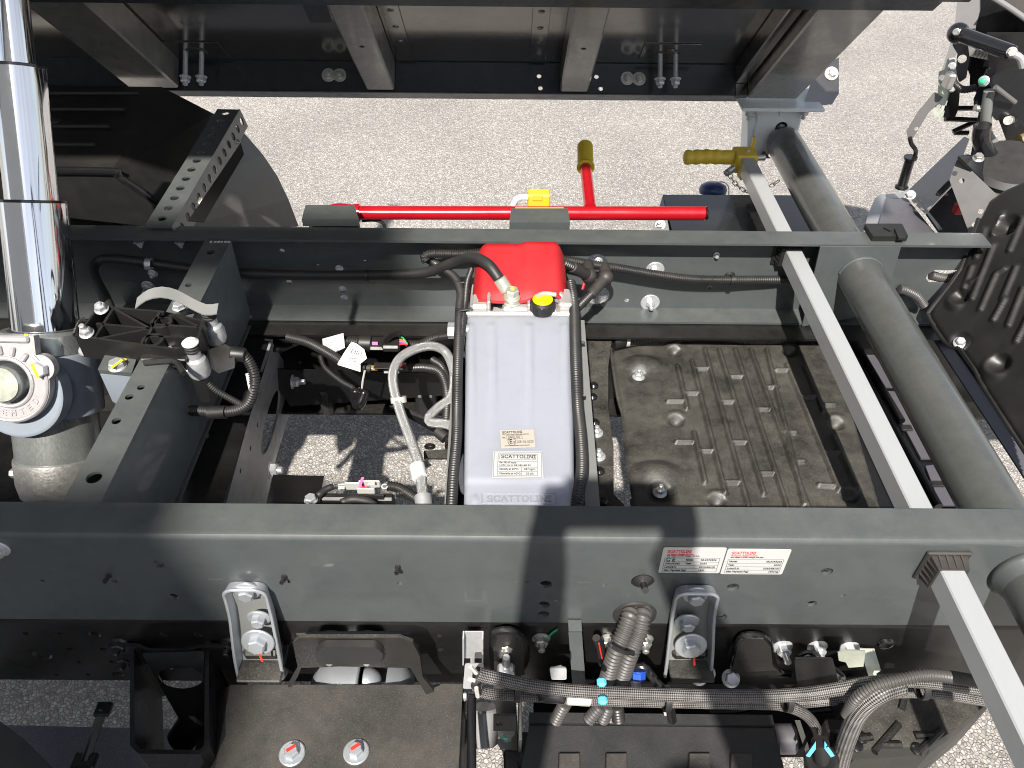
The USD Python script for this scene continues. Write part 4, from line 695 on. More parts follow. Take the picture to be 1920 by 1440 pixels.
t = thing('hose_bracket', 'flat black diagonal bracket carrying the foil hose', 'bracket')
part(t, 'arm', hullpts([V(x, y, y=yy)+d for x, y, yy in ((730, 761, .46), (748, 758, .46), (845, 806, .40), (838, 822, .40)) for d in ([0, 0, 0], [0, 0, -.004])]), 'chassis_black')
part(t, 'tab', pplate([(795, 848), (840, 845), (840, 862), (795, 862)], [0, 0, -.20], Z_, .004, .001), 'dusty_black'); part(t, 'eye', T(sweep(np.array([V(806+8*math.cos(a), 837+3.4*math.sin(a), z=-.2) for a in np.linspace(0, 6.283, 18)]), .003, 6)), 'chassis_clean')
part(t, 'bolt', hexbolt(V(799, 869, z=-.2), [1, -.3, .3], .006, .006, .009, .006), 'zinc')
part(t, 'upright', hullpts([V(x, 820, z=-.2)+d for x in (835, 850) for d in ([0, 0, 0], [0, -.02, -.0], [0, 0, -.06])]), 'chassis_black')
t = thing('upper_connector', 'large black cable connector with bright wires below the far rail', 'connector')
part(t, 'body', join(rbox(V(695, 630, y=.66), V(722, 660, y=.62), .005), rbox(V(720, 622, y=.67), V(750, 662, y=.62), .004)), 'black_plastic'); part(t, 'collar', cyl(V(672, 642, y=.65), V(696, 645, y=.65), .018, 20, bev=.002), 'black_plastic'); part(t, 'boot', corrugated(py(.66, (640, 638), (655, 640), (675, 642)), .013, .0046), 'conduit_black')
part(t, 'pink_mark', obox(V(703, 644, y=.632), X_, [0, .3, 1], [0, -1, .3], (.012, .007, .001), .0003), 'mark_pink')
for k, (lk, dy) in enumerate((('ink_yellow', 0), ('wire_orange', 3), ('mark_pink', 6), ('wire_violet', 9), ('mark_green', -3), ('ink_red', 12))): part(t, 'wire', T(tube(py(.645-.003*k, (749, 634+dy), (756, 636+dy*.8), (764, 645+dy*.15)), .0013, 5)), lk)
part(t, 'cable', corrugated(py(.66, (762, 646), (790, 645), (815, 634), (840, 630), (856, 628)), .010, .0046), 'conduit_black')
part(t, 'bracket', T(tube(py(.635, (722, 652), (728, 635), (740, 626), (752, 628)), .006, 8)), 'gloss_black')
t = thing('lower_cable', 'black ribbed cable with thin wires under the white barcode tag', 'cable')
part(t, 'cable', corrugated([V(x, y, y=yy) for x, y, yy in ((540, 632, .68), (580, 643, .66), (625, 668, .62), (650, 684, .60), (686, 690, .595))], .0105, .0046), 'conduit_black')
part(t, 'thin_branch', corrugated([V(x, y, y=yy) for x, y, yy in ((600, 668, .62), (610, 690, .60), (640, 715, .57), (662, 728, .555), (672, 745, .54))], .006, .004), 'conduit_black')
part(t, 'rubber_tail', tube([V(x, y, y=yy) for x, y, yy in ((666, 728, .55), (668, 752, .54), (672, 760, .53), (680, 745, .54), (684, 730, .55))], .011, 14), 'gloss_black'); part(t, 'boot', cyl(V(684, 689, y=.60), V(694, 691, y=.60), .009, 14), 'rubber')
for k, lk in enumerate(('ink_red', 'mark_green', 'tag_white', 'wire_orange')): part(t, 'wire', T(tube(py(.60, (693, 686+k*2.4), (700, 686+k*2.4), (708, 687+k*2)), .0012, 5)), lk)
part(t, 'plug', join(rbox(V(702, 680, y=.61), V(760, 692, y=.59), .003), rbox(V(720, 690, y=.61), V(750, 698, y=.59), .003)), 'black_plastic'); part(t, 'red_lock', rbox(V(748, 682, y=.588), V(760, 688, y=.582), .001), 'red_plastic')
part(t, 'tie', T(tube(py(.585, (684, 695), (680, 715), (678, 735)), .0022, 6)), 'nylon_white')
part(t, 'cable', corrugated([V(x, y, y=yy) for x, y, yy in ((770, 690, .60), (800, 690, .58), (826, 700, .55), (838, 740, .50), (836, 800, .42))], .009, .0046), 'conduit_black'); part(t, 'cable', corrugated([V(x, y, y=yy) for x, y, yy in ((812, 675, .60), (830, 690, .57), (842, 730, .52), (846, 780, .45))], .008, .0046), 'conduit_black')
tg = thing('paper_tag', 'blank white paper tag folded round the cable, the left of two', 'tag')
part(tg, 'paper', hullpts([V(x, y, y=.645)+d for x, y in ((604, 636), (644, 625), (647, 652), (632, 659), (606, 651)) for d in ([0, 0, 0], [0, .0012, .0])]), 'tag_white')
part(tg, 'fold', hullpts([V(x, y, y=.643)+d for x, y in ((606, 650), (634, 656), (626, 663), (606, 652)) for d in ([0, 0, 0], [0, .001, 0])]), 'tag_white')
tg = thing('barcode_tag', 'white paper tag with a barcode on the lower cable', 'tag')
tn = [0, -.7, .7]; to = V(660, 670, y=.585)
part(tg, 'paper', pplate([(659, 641), (668, 644), (683, 655), (688, 672), (676, 682), (633, 682), (645, 662)], to, tn, .001), 'tag_white', False)
part(tg, 'fold', pplate([(633, 682), (676, 682), (676, 697), (634, 684)], to+np.array([0, .001, -.001]), [0, -.95, .3], .001), 'tag_white', False)
bars = [pplate([(658+1.6*k+j*.5, 653+k*.55), (658+1.6*k+j*.5+.8, 653.3+k*.55), (655+1.6*k+j*.5+.8, 661.3+k*.55), (655+1.6*k+j*.5, 661+k*.55)], to+np.array([0, -.0012, .0012]), tn, .0002) for k, j in zip(range(14), (0, 1, 0, 0, 1, 1, 0, 1, 0, 1, 0, 0, 1, 0))]
part(tg, 'barcode', join(bars), 'ink_black', False)
o = V(676, 671.5, o=to+np.array([0, -.0014, .0014]), n=tn); part(tg, 'lettering', join(text('VOP-CONN DEVICE', o, -X_, [0, -.7, -.7], .024, .003, .0002), text('METE', V(668, 677, o=to+np.array([0, -.0014, .0014]), n=tn), -X_, [0, -.7, -.7], .012, .003, .0002)), 'ink_black', False)
t = thing('white_plug', 'pale grey plug with a pink stripe near the near rail', 'connector')
zc = -.24; part(t, 'body', join(rbox(V(646, 902, z=zc), V(706, 920, z=zc-.02), .003), rbox(V(672, 899, z=zc+.008), V(714, 915, z=zc-.01), .003), rbox(V(668, 916, z=zc), V(704, 924, z=zc-.015), .002)), 'connector_grey')
part(t, 'stripe', obox(V(677, 905, z=zc+.0093), X_, [.1, 1, 0], Z_, (.005, .026, .0012), .0003), 'mark_pink'); part(t, 'scribble', text('Yazaki', V(672, 914, z=zc+.0095), X_, Y_, .014, .004, .0003), 'ink_red', False)
part(t, 'latch', rbox(V(690, 903, z=zc+.0085), V(703, 908, z=zc+.0105), .001), 'connector_grey')
for a, b in (((646, 908), (618, 910)), ((646, 912), (615, 913)), ((646, 915), (620, 914))): part(t, 'wire', T(tube(pz(zc-.01, a, ((a[0]+b[0])/2, a[1]+1), b), .0014, 5)), 'tag_white')
part(t, 'cable', corrugated([V(x, y, z=zc-.012) for x, y in ((728, 911), (745, 914), (765, 925), (785, 938), (800, 945))], .0095, .0046), 'conduit_black'); part(t, 'cable', corrugated([V(x, y, z=zc-.012) for x, y in ((742, 926), (760, 924), (785, 932), (810, 944))], .007, .0046), 'conduit_black')
part(t, 'wire_loop', T(sweep(np.array([V(721+5*math.cos(a), 912+4*math.sin(a), z=zc-.005) for a in np.linspace(0, 5.5, 16)]), .0012, 5)), 'tag_white')
t = thing('relay_box', 'small glossy black box in the bay beside the oval cross member', 'box')
part(t, 'housing', hullpts([V(x, y, z=-.24) for x, y in ((512, 890), (608, 892), (598, 945), (500, 945))] + [V(x, y, z=-.24)+[0, 0, -.10] for x, y in ((512, 890), (608, 892), (598, 945), (500, 945))]), 'gloss_black'); part(t, 'mount', join(rbox(V(560, 935, z=-.245), V(745, 960, z=-.30), .004), rbox(V(690, 928, z=-.235), V(722, 945, z=-.26), .003)), 'black_plastic')
part(t, 'cable', tube(pz(-.235, (640, 943), (660, 936), (690, 940), (705, 950)), .007, 12), 'rubber'); part(t, 'cable', tube(pz(-.235, (596, 930), (610, 918), (625, 912)), .006, 10), 'rubber'); part(t, 'bolt', hexbolt(V(583, 938, z=-.24), Z_, .009, .008, .012), 'zinc')

# ================================================================== ribbed dust shield
sp = -.25; sh_poly = [(1146, 660), (1150, 655), (1195, 645), (1258, 644), (1285, 636), (1500, 637), (1560, 640), (1655, 958), (1185, 958), (1160, 745)]
Pw = Polygon([V(*q, z=sp)[:2] for q in sh_poly])
segs = [((1270, 687), (1288, 767)), ((1297, 678), (1360, 927)), ((1321, 657), (1403, 952)), ((1348, 657), (1432, 927)), ((1378, 657), (1480, 965)), ((1407, 657), (1520, 965)), ((1437, 657), (1507, 947)), ((1475, 685), (1573, 920)), ((1507, 687), (1543, 773)), ((1562, 820), (1607, 917)), ((1301, 812), (1322, 905)),
        ((1305, 692), (1325, 692)), ((1370, 707), (1390, 707)), ((1285, 738), (1307, 738)), ((1252, 753), (1282, 753)), ((1350, 754), (1375, 754)), ((1420, 768), (1440, 768)), ((1268, 829), (1298, 829)), ((1312, 846), (1338, 846)), ((1375, 830), (1400, 830)), ((1360, 905), (1388, 905)), ((1427, 888), (1447, 888)), ((1455, 695), (1478, 695)), ((1505, 745), (1528, 745)), ((1542, 760), (1565, 760)), ((1543, 850), (1572, 850)), ((1487, 866), (1508, 866)), ((1535, 910), (1563, 912)), ((1440, 727), (1458, 727)), ((1470, 812), (1492, 812))]
def relief(xy, segs, ribw, ribh, domes):
    h = np.zeros(len(xy))
    for a, b in segs:
        d = b-a; t = np.clip(((xy-a)@d)/(d@d), 0, 1); e = np.linalg.norm(xy-(a+t[:, None]*d), axis=1); h = np.maximum(h, ribh*np.clip((ribw-e)/(ribw*.55), 0, 1)**1.0)
    for c, r, hh, sx in domes:
        e = np.sqrt(((xy[:, 0]-c[0])/sx)**2+(xy[:, 1]-c[1])**2)/r; h += hh*np.clip(1-e*e, 0, 1)**1.5
    return h
def heightfield(poly, step, segs, ribw, ribh, domes, to3, thick=.004):
    x0, y0_, x1, y1 = poly.bounds; xs, ys = np.arange(x0-step, x1+step, step), np.arange(y0_-step, y1+step, step); gx, gy = np.meshgrid(xs, ys); xy = np.stack([gx.ravel(), gy.ravel()], 1)
    import shapely
    nxx = len(xs); inside = shapely.contains_xy(poly.buffer(step*.2), xy[:, 0], xy[:, 1]).reshape(len(ys), nxx)
    ok = inside[:-1, :-1] & inside[1:, :-1] & inside[:-1, 1:] & inside[1:, 1:]; j, i = np.nonzero(ok); k = j*nxx+i
    bd = shapely.distance(shapely.points(xy), poly.exterior); h = relief(xy, segs, ribw, ribh, domes) - .006*np.clip(1-bd/.010, 0, 1)**2
    f = np.vstack([np.stack([k, k+1, k+nxx+1], 1), np.stack([k, k+nxx+1, k+nxx], 1)]); v = to3(np.c_[xy, h]); m = trimesh.Trimesh(v, f, process=False); m.remove_unreferenced_vertices(); return m
W2 = lambda q, z=sp: V(*q, z=z)[:2]
dm = [(W2((1205, 683)), .032, .017, 1.5), (W2((1196, 708)), .020, -.015, 1.2), (W2((1232, 888)), .036, .018, 1.5), (W2((1238, 925)), .024, -.016, 1.2)] + [(W2(q), .018, -.012, 1.) for q in ((1265, 660), (1480, 660), (1268, 790), (1568, 795), (1592, 930), (1345, 940))] + [(W2((q[0], q[1]-12)), .016, .007, 1.5) for q in ((1265, 660), (1480, 660), (1268, 790), (1568, 795), (1592, 930), (1345, 940))]
ds = thing('dust_shield', 'dusty black ribbed plastic shield right of the oil tank, lit by the sun', 'shield')
part(ds, 'panel', heightfield(Pw, .0028, [(W2(a), W2(b)) for a, b in segs], .0056, .0070, dm, lambda q: q+[0, 0, sp]), 'dusty_black', 50)
part(ds, 'edge', T(tube([V(*q, z=sp-.006) for q in ((1192, 960), (1172, 800), (1158, 745), (1146, 662), (1152, 655), (1195, 645), (1258, 644), (1285, 636), (1500, 637))], .0035, 8)), 'dusty_black')
for q in ((1197, 707), (1237, 924)): part(ds, 'bolt', hexbolt(V(*q, z=sp-.006), Z_, .0075, .008, 0, .010, flange=.013), 'zinc')
t = thing('shield_conduit', 'thick dusty ribbed conduit lying behind the dust shield', 'conduit')
part(t, 'conduit', corrugated([V(x, y, z=-.235) for x, y in ((1150, 640), (1165, 633), (1250, 629), (1330, 626), (1420, 632), (1500, 628), (1560, 628))], .0165, .0066, .0026, 18), 'conduit_grey'); part(t, 'collar', cyl(V(1148, 640, z=-.235), V(1172, 634, z=-.235), .0185, 20, bev=.002), 'black_plastic'); part(t, 'tie', lathe([(.0172, 0), (.019, 0), (.019, .007), (.0172, .007)], V(1174, 634, z=-.235), X_, 20), 'connector_grey')
t = thing('engine_casing', 'dark engine casing with slots showing under the cross tube', 'engine')
part(t, 'block', hullpts([V(x, y, z=-.30) for x, y in ((1500, 640), (1650, 630), (1800, 960), (1640, 960))] + [V(x, y, z=-.40) for x, y in ((1500, 640), (1650, 630), (1800, 960), (1640, 960))]), 'chassis_clean')
for a in ([(1612, 658), (1632, 660), (1682, 728), (1652, 728)], [(1658, 735), (1684, 737), (1762, 862), (1726, 862)], [(1734, 876), (1762, 872), (1800, 950), (1762, 950)]): part(t, 'slot_panel', pplate(a, [0, 0, -.296], Z_, .004, .002), 'purple_plate')
for a in ((1606, 648, 1690, 790), (1595, 660, 1760, 950)): part(t, 'pipe', T(tube([V(a[0], a[1], z=-.285), V((a[0]+a[2])/2, (a[1]+a[3])/2, z=-.285), V(a[2], a[3], z=-.285)], .008, 10)), 'chassis_clean')
for q in ((1600, 695), (1680, 800), (1740, 905)): part(t, 'rib', rbox(V(q[0], q[1], z=-.296), V(q[0]+34, q[1]+6, z=-.288), .002), 'chassis_black')
t = thing('purple_plate', 'smooth dark violet grey sheet between the cross tube and engine cover', 'plate')
part(t, 'sheet', pplate([(1716, 586), (1745, 586), (1800, 650), (1960, 870), (1960, 960)], [0, 0, -.22], Z_, .004), 'purple_plate'); part(t, 'edge', T(tube([V(1735, 586, z=-.215), V(1800, 664, z=-.215), V(1920, 840, z=-.215)], .003, 6)), 'chassis_clean')
t = thing('rail_loom', 'ribbed cable and clip behind the cross tube at the far rail', 'conduit')
part(t, 'conduit', corrugated(py(.74, (1686, 542), (1700, 545), (1720, 556), (1732, 572)), .010, .0046), 'conduit_grey'); part(t, 'clip', lathe([(0, 0), (.014, 0), (.011, .008), (0, .009)], V(1690, 544, y=.772), -Y_, 16), 'black_plastic'); part(t, 'conduit', corrugated(py(.79, (1745, 516), (1775, 522), (1800, 514)), .010, .0046), 'conduit_grey')

# ================================================================== engine heat cover, upper right
hn = nrm([-.80, -.06, .60]); ho = V(1745, 590, z=-.15)
hex_, hey, _ = frame(hn)
H2 = lambda q: np.array([(V(*q, o=ho, n=hn)-ho)@hex_, (V(*q, o=ho, n=hn)-ho)@hey])
hp = [(1742, 595), (1746, 578), (1800, 505), (1835, 410), (1852, 376), (1880, 355), (1960, 320), (1960, 905), (1850, 735), (1826, 690), (1800, 655), (1775, 645)]
hseg = [((1800, 560), (1822, 500)), ((1822, 560), (1862, 460)), ((1838, 580), (1868, 512)), ((1862, 440), (1880, 400)), ((1880, 560), (1905, 500)), ((1862, 600), (1884, 560)), ((1890, 610), (1918, 540)), ((1830, 482), (1846, 430)), ((1868, 512), (1884, 504)), ((1893, 470), (1918, 410)), ((1905, 640), (1935, 580)), ((1820, 530), (1838, 520))]
hd = [(H2((1800, 557)), .020, -.022, 1.), (H2((1790, 566)), .022, .010, 1.3), (H2((1872, 682)), .024, -.022, 1.), (H2((1862, 690)), .026, .010, 1.3), (H2((1888, 422)), .026, -.030, 1.), (H2((1800, 640)), .022, -.012, 1.2)]
hc = thing('engine_cover', 'matt black ribbed heat cover sloping up at the right edge', 'cover')
part(hc, 'panel', heightfield(Polygon([H2(q) for q in hp]), .0035, [(H2(a), H2(b)) for a, b in hseg], .0065, .0055, hd, lambda q: ho + q[:, :1]*hex_ + q[:, 1:2]*hey + q[:, 2:]*hn), 'black_plastic', 50)
part(hc, 'edge', T(tube([V(*q, o=ho-hn*.006, n=hn) for q in hp[3::-1] + hp[:6:-1]], .0045, 8)), 'black_plastic')
part(hc, 'bolt', hexbolt(V(1796, 640, o=ho, n=hn)-hn*.008, [-.3, -.4, .9], .008, .009, 0, 0, flange=.013), 'zinc')

# ================================================================== hydraulic cylinder
A = nrm([0.012, math.cos(math.radians(60.5)), math.sin(math.radians(60.5))]); C0 = V(106, 800, y=.40)
def on_axis(py):                                               # distance along the cylinder's axis at which it meets an image row
    lo, hi = -1., 3.
    for _ in range(50):
        m = (lo+hi)/2; q = C0+A*m-CAM; yy = 720-FPX*(q@U_)/(q@F_); lo, hi = (m, hi) if yy > py else (lo, m)
    return lo
def radius_at(px, py):
    s = on_axis(py); q = C0+A*s; d = V(px, py, y=q[1])-CAM; d /= np.linalg.norm(d); n = np.cross(d, A); n /= np.linalg.norm(n); return abs((q-CAM)@n)
s_base, s_cap, s_col, s_1, s_2, s_3 = on_axis(905), on_axis(868), on_axis(632), on_axis(600), on_axis(376), on_axis(124)
rb = radius_at(188, 790)
hcy = thing('hydraulic_cylinder', 'chrome telescopic tipping cylinder with grey collar rising at the left edge', 'hydraulic cylinder')
part(hcy, 'barrel', lathe([(0, 0), (rb, 0), (rb, s_col-s_cap), (0, s_col-s_cap)], C0+A*s_cap, A, 64), 'brushed_steel')
part(hcy, 'base_cap', lathe([(0, -.03), (rb*.75, -.03), (rb*.98, -.012), (rb*1.05, .012), (rb*1.06, .05), (rb*1.05, .058), (rb*1.0, .060), (0, .06)], C0+A*(s_base-.004), A, 64), 'cast_steel')
part(hcy, 'collar', lathe([(rb*.9, 0), (rb*1.03, .002), (rb*1.03, .035), (rb*.98, .040), (rb*.86, .040), (rb*.86, 0)], C0+A*(s_col-.025), A, 64), 'brushed_steel')
r1, r2, r3 = radius_at(151, 610), radius_at(111, 360), radius_at(67, 110)
for a, b, r in ((s_1-.03, s_2, r1), (s_2-.01, s_3, r2), (s_3-.01, s_3+.6, r3)):
    st = part(hcy, 'stage', lathe([(0, 0), (r, 0), (r, b-a-.004), (r-.003, b-a), (r*.8, b-a), (0, b-a-.002)], C0+A*a, A, 80), 'chrome')
    part(st, 'wiper_ring', lathe([(r-.006, -.001), (r+.0006, -.001), (r+.0008, .004), (r-.006, .004)], C0+A*(b-.003), A, 80), 'gloss_black')
# trunnion ring
sr0, sr1 = on_axis(770), on_axis(657); rr = rb*1.14
part(hcy, 'trunnion_ring', lathe([(rb*1.005, 0), (rr, 0), (rr*1.01, .003), (rr*1.01, sr1-sr0-.003), (rr, sr1-sr0), (rb*1.005, sr1-sr0)], C0+A*sr0, A, 72), 'ring_paint', 40)
sm = (sr0+sr1)/2; ax = nrm(np.cross(np.cross(A, -Y_), A)); ax = ax if ax[1] < 0 else -ax      # towards the camera, square to the axis
pin = V(17, 716, o=C0+A*sm+ax*(rr+.03), n=ax); bp = pin
part(hcy, 'ring_lobe', lathe([(0, -.03), (.078, -.03), (.078, .0), (.072, .004), (0, .004)], bp-ax*.018-A*.024, ax, 48), 'ring_paint', 40)
e1 = nrm(np.cross(A, ax)); e1 = e1 if e1[0] > 0 else -e1; e2 = A
if np.cross(e1, e2)@ax < 0: e1, e2 = e1, e2
R_o = .070
g = Point(0, 0).buffer(R_o, quad_segs=16).union(affinity.rotate(sbox(-.052, .02, .052, .080), 0)).union(Point(.058, .026).buffer(.022)).difference(Point(0, 0).buffer(.040, quad_segs=12))
def onplate(poly, t, h): return plate(poly, t, bp+ax*h, e1, e2) if np.cross(e1, e2)@ax > 0 else plate(affinity.scale(poly, -1, 1, origin=(0, 0)), t, bp+ax*h, -e1, e2)
bpl = part(hcy, 'bearing_plate', onplate(g.buffer(-.003).buffer(.003), .016, -.012), 'cast_pale')
part(bpl, 'rim', join(T(sweep(np.array([bp+ax*.004+e1*(R_o-.004)*math.cos(a)+e2*(R_o-.004)*math.sin(a) for a in np.linspace(-3.9, .75, 50)]), .0035, 8)), T(sweep(np.array([bp+ax*.004+e1*.041*math.cos(a)+e2*.041*math.sin(a) for a in np.linspace(0, 6.2832, 50)]), .004, 8))), 'cast_pale')
let = []
for k, chh in enumerate('PATENTED'):
    a = math.radians(-152+k*16.5); d = e1*math.cos(a)+e2*math.sin(a); tn_ = e1*-math.sin(a)+e2*math.cos(a); let.append(text(chh, bp+ax*.0038+d*.058, tn_, -d, None, .010, .0016, align='c'))
part(bpl, 'embossed_lettering', join(let), 'cast_pale', False)
part(bpl, 'tooth', join(*[obox(bp+ax*.006+(e1*math.cos(a)+e2*math.sin(a))*.055, e1*-math.sin(a)+e2*math.cos(a), e1*math.cos(a)+e2*math.sin(a), ax, (.008, .016, .006), .002) for a in np.radians([52, 74, 96, 118])], obox(bp+ax*.006+e2*.074, e1, e2, ax, (.09, .012, .008), .003)), 'cast_pale')
pn = part(hcy, 'trunnion_pin', cyl(bp-ax*.02, bp+ax*.022, .031, 40, bev=.003), 'brushed_steel'); part(pn, 'pin_face', lathe([(0, .0222), (.028, .0222), (.0285, .0228), (0, .0232)], bp, ax, 40), 'zinc_yellow')
bt = part(hcy, 'bolt', hexbolt(bp+e1*.058+e2*.024+ax*.004, ax, .0125, .012, 0, 0, spin=.5), 'zinc'); part(bt, 'paint_mark', obox(bp+e1*.055+e2*.023+ax*.0165, nrm(e1*.35-e2), nrm(e1+e2*.35), ax, (.026, .005, .001), .0003), 'ink_yellow')
part(bpl, 'paint_mark', obox(bp+e1*.040+e2*.077+ax*.0045, e1, e2, ax, (.006, .012, .0006), .0002), 'ink_yellow')
part(hcy, 'bolt', hexbolt(C0+A*(s_cap-.005)-X_*rb*1.02+[0, -.02, 0], -X_, .008, .01, 0), 'zinc')
t = thing('trunnion_block', 'pale grey bearing block with yellow marked bolt beside the cylinder', 'bearing block')
part(t, 'top_plate', pplate([(208, 655), (264, 662), (250, 706), (186, 700)], [0, 0, -.02], Z_, .008, .002), 'frame_paint')
part(t, 'block', hullpts([V(x, y, z=-.021) for x, y in ((200, 664), (252, 668), (248, 704), (188, 702))] + [V(x, y, z=-.021)+[0, 0, -.06] for x, y in ((200, 664), (252, 668), (248, 704), (188, 702))] + [V(225, 690, z=-.021)+[.0, .0, -.13], V(245, 680, z=-.021)+[0, .0, -.13]]), 'ring_paint')
b = part(t, 'bolt', hexbolt(V(221, 688, z=-.012), Z_, .0115, .009, 0, 0, flange=.0145), 'zinc'); part(b, 'paint_mark', obox(V(219, 683, z=.0005)+Z_*.0005, nrm([.5, 1, 0]), nrm([-1, .5, 0]), Z_, (.024, .005, .0008), .0002), 'ink_yellow'); part(t, 'paint_dot', lathe([(0, 0), (.004, 0), (.003, .0006), (0, .0008)], V(233, 675, z=-.012), Z_, 12), 'ink_yellow')

# ================================================================== black bracket with two limit switches
lb = thing('switch_bracket', 'ribbed black plastic bracket carrying switches on the rear cross member', 'bracket')
q4 = [(185, 573), (140, 630), (330, 656), (372, 640), (382, 600), (300, 582)]; zz = .022
O4 = [V(*q, z=zz) for q in q4]; poly = Polygon([p[:2] for p in O4]); wall = poly.difference(poly.buffer(-.004)); 
part(lb, 'wall', trimesh.creation.extrude_polygon(wall, .045, engine='earcut').apply_translation([0, 0, zz-.045]), 'black_plastic')
part(lb, 'floor', trimesh.creation.extrude_polygon(poly.buffer(-.002), .004, engine='earcut').apply_translation([0, 0, zz-.045]), 'black_plastic')
for a, b in (((212, 576), (175, 634)), ((298, 584), (268, 646)), ((180, 605), (280, 614)), ((212, 576), (280, 614)), ((180, 634), (280, 614)), ((282, 606), (372, 612)), ((276, 628), (365, 632)), ((298, 592), (330, 590)), ((330, 590), (380, 615))):
    p, q = V(*a, z=zz)[:2], V(*b, z=zz)[:2]; part(lb, 'rib', trimesh.creation.extrude_polygon(LineString([p, q]).buffer(.0022, cap_style=2), .040, engine='earcut').apply_translation([0, 0, zz-.0415]), 'black_plastic')
for q in ((302, 602), (285, 636)): part(lb, 'boss', lathe([(.012, 0), (.018, 0), (.018, .025), (.012, .025)], V(*q, z=zz)-Z_*.0265, Z_, 24), 'black_plastic')
part(lb, 'front_skirt', hullpts([V(x, y, z=zz-.03) for x, y in ((142, 628), (330, 655), (205, 640), (330, 690))] + [V(x, y, z=zz-.035)+[0, .01, -.03] for x, y in ((200, 640), (330, 672))]), 'black_plastic')
part(lb, 'mount', rbox(V(268, 662, z=.004), V(350, 680, z=-.002), .002), 'black_plastic'); part(lb, 'cable_guide', T(tube([V(x, y, z=.005) for x, y in ((270, 680), (325, 677), (338, 690), (345, 700))], .005, 8)), 'black_plastic'); part(lb, 'mount', rbox(V(355, 572, z=.005), V(395, 590, z=-.002), .003), 'black_plastic')
part(lb, 'hook', T(tube([V(x, y, z=.02) for x, y in ((160, 600), (152, 604), (146, 615), (142, 628))], .005, 8)), 'black_plastic')
for q, w in (((191, 580), 0), ((163, 625), 1)): part(lb, 'bolt', hexbolt(V(*q, z=zz+.002), [0, -.25, 1], .0085, .010, .012, .010 if w else .004, .002), 'zinc')
part(lb, 'pin', join(cyl(V(160, 640, z=zz-.03), V(160, 655, z=zz-.045), .006, 12), lathe([(0, 0), (.012, 0), (.010, .003), (0, .003)], V(160, 656, z=zz-.048), [0, -.3, 1], 18)), 'zinc')
part(lb, 'washer', lathe([(0, 0), (.022, 0), (.022, .003), (0, .003)], V(300, 664, z=-.001), Z_, 20), 'cast_steel'); part(lb, 'bolt', hexbolt(V(336, 577, z=.0), Z_, .009, .008, .012), 'zinc')
ctr = [V(x, y, y=yy) for x, y, yy in ((255, 568, .40), (275, 553, .41), (302, 547, .42), (330, 553, .425), (358, 568, .42), (385, 580, .41), (408, 578, .41))]
cs = spline(ctr, .01); wv = np.array([0, .7, .35])*.02; v = np.vstack([cs-wv*.6, cs+wv*.6, cs-wv*.6-Z_*.002, cs+wv*.6-Z_*.002]); k = len(cs); f = []
for i in range(k-1): f += [(i, i+1, k+i+1, k+i), (2*k+i, 3*k+i, 3*k+i+1, 2*k+i+1), (i, 2*k+i, 2*k+i+1, i+1), (k+i, k+i+1, 3*k+i+1, 3*k+i)]
part(lb, 'lever_strip', (v, np.array(f)), 'strip_paint', 40)
for k, (x, y) in enumerate(((399, 614), (368, 676))):
    p = V(x, y, z=-.012); sw = part(lb, 'limit_switch', lathe([(0, -.03), (.016, -.03), (.0185, -.024), (.019, -.006), (.016, .004), (.011, .008), (.0105, .024), (0, .024)], p, Z_, 28), 'zinc')
    part(sw, 'bellows', lathe([(0, .022), (.0125, .022), (.0125, .025), (.010, .0265), (.0125, .028), (.0125, .031), (.010, .0325), (.0125, .034), (.0125, .037), (0, .037)], p, Z_, 24), 'rubber'); part(sw, 'button', lathe([(0, .037), (.0135, .037), (.0135, .039), (.009, .043), (0, .044)], p, Z_, 24), 'tag_white')
    part(sw, 'body', lathe([(0, -.08), (.015, -.08), (.0165, -.03), (0, -.028)], p, Z_, 24), 'black_plastic'); part(sw, 'screw', hexbolt(p+[-.018, -.006, -.016], [-1, -.5, 0], .005, .005, 0), 'zinc')
t = thing('switch_cable', 'black boot with corrugated cable looping below the switch bracket', 'cable')
part(t, 'boot', join(hullpts([V(x, y, z=zq) for x, y, zq in ((392, 655, .0), (422, 645, .01), (440, 655, .01), (440, 690, -.01), (410, 700, -.02), (395, 690, -.02))] + [V(x, y, z=-.04) for x, y in ((400, 660), (435, 680))]), cyl(V(432, 662, z=0), V(460, 666, z=-.005), .0125, 18, bev=.002)), 'black_plastic', 60)
part(t, 'cable', corrugated([V(x, y, z=zq) for x, y, zq in ((455, 664, -.004), (468, 680, -.02), (477, 705, -.04), (476, 730, -.06), (465, 757, -.085), (440, 770, -.10), (400, 772, -.11), (350, 770, -.12), (318, 778, -.14), (290, 810, -.15), (262, 838, -.16))], .0095, .0046), 'conduit_black')
part(t, 'sleeve', cyl(V(392, 773, z=-.107), V(424, 773, z=-.104), .0115, 16), 'black_plastic'); part(t, 'cable', corrugated([V(x, y, z=zq) for x, y, zq in ((384, 712, -.05), (405, 732, -.07), (440, 752, -.085), (464, 765, -.09))], .006, .004), 'rubber')
part(t, 'white_wrap', hullpts([V(x, y, z=-.05)+d for x, y in ((460, 700), (470, 698), (472, 715), (466, 730)) for d in ([0, 0, 0], [.003, 0, -.01])]), 'tag_white')

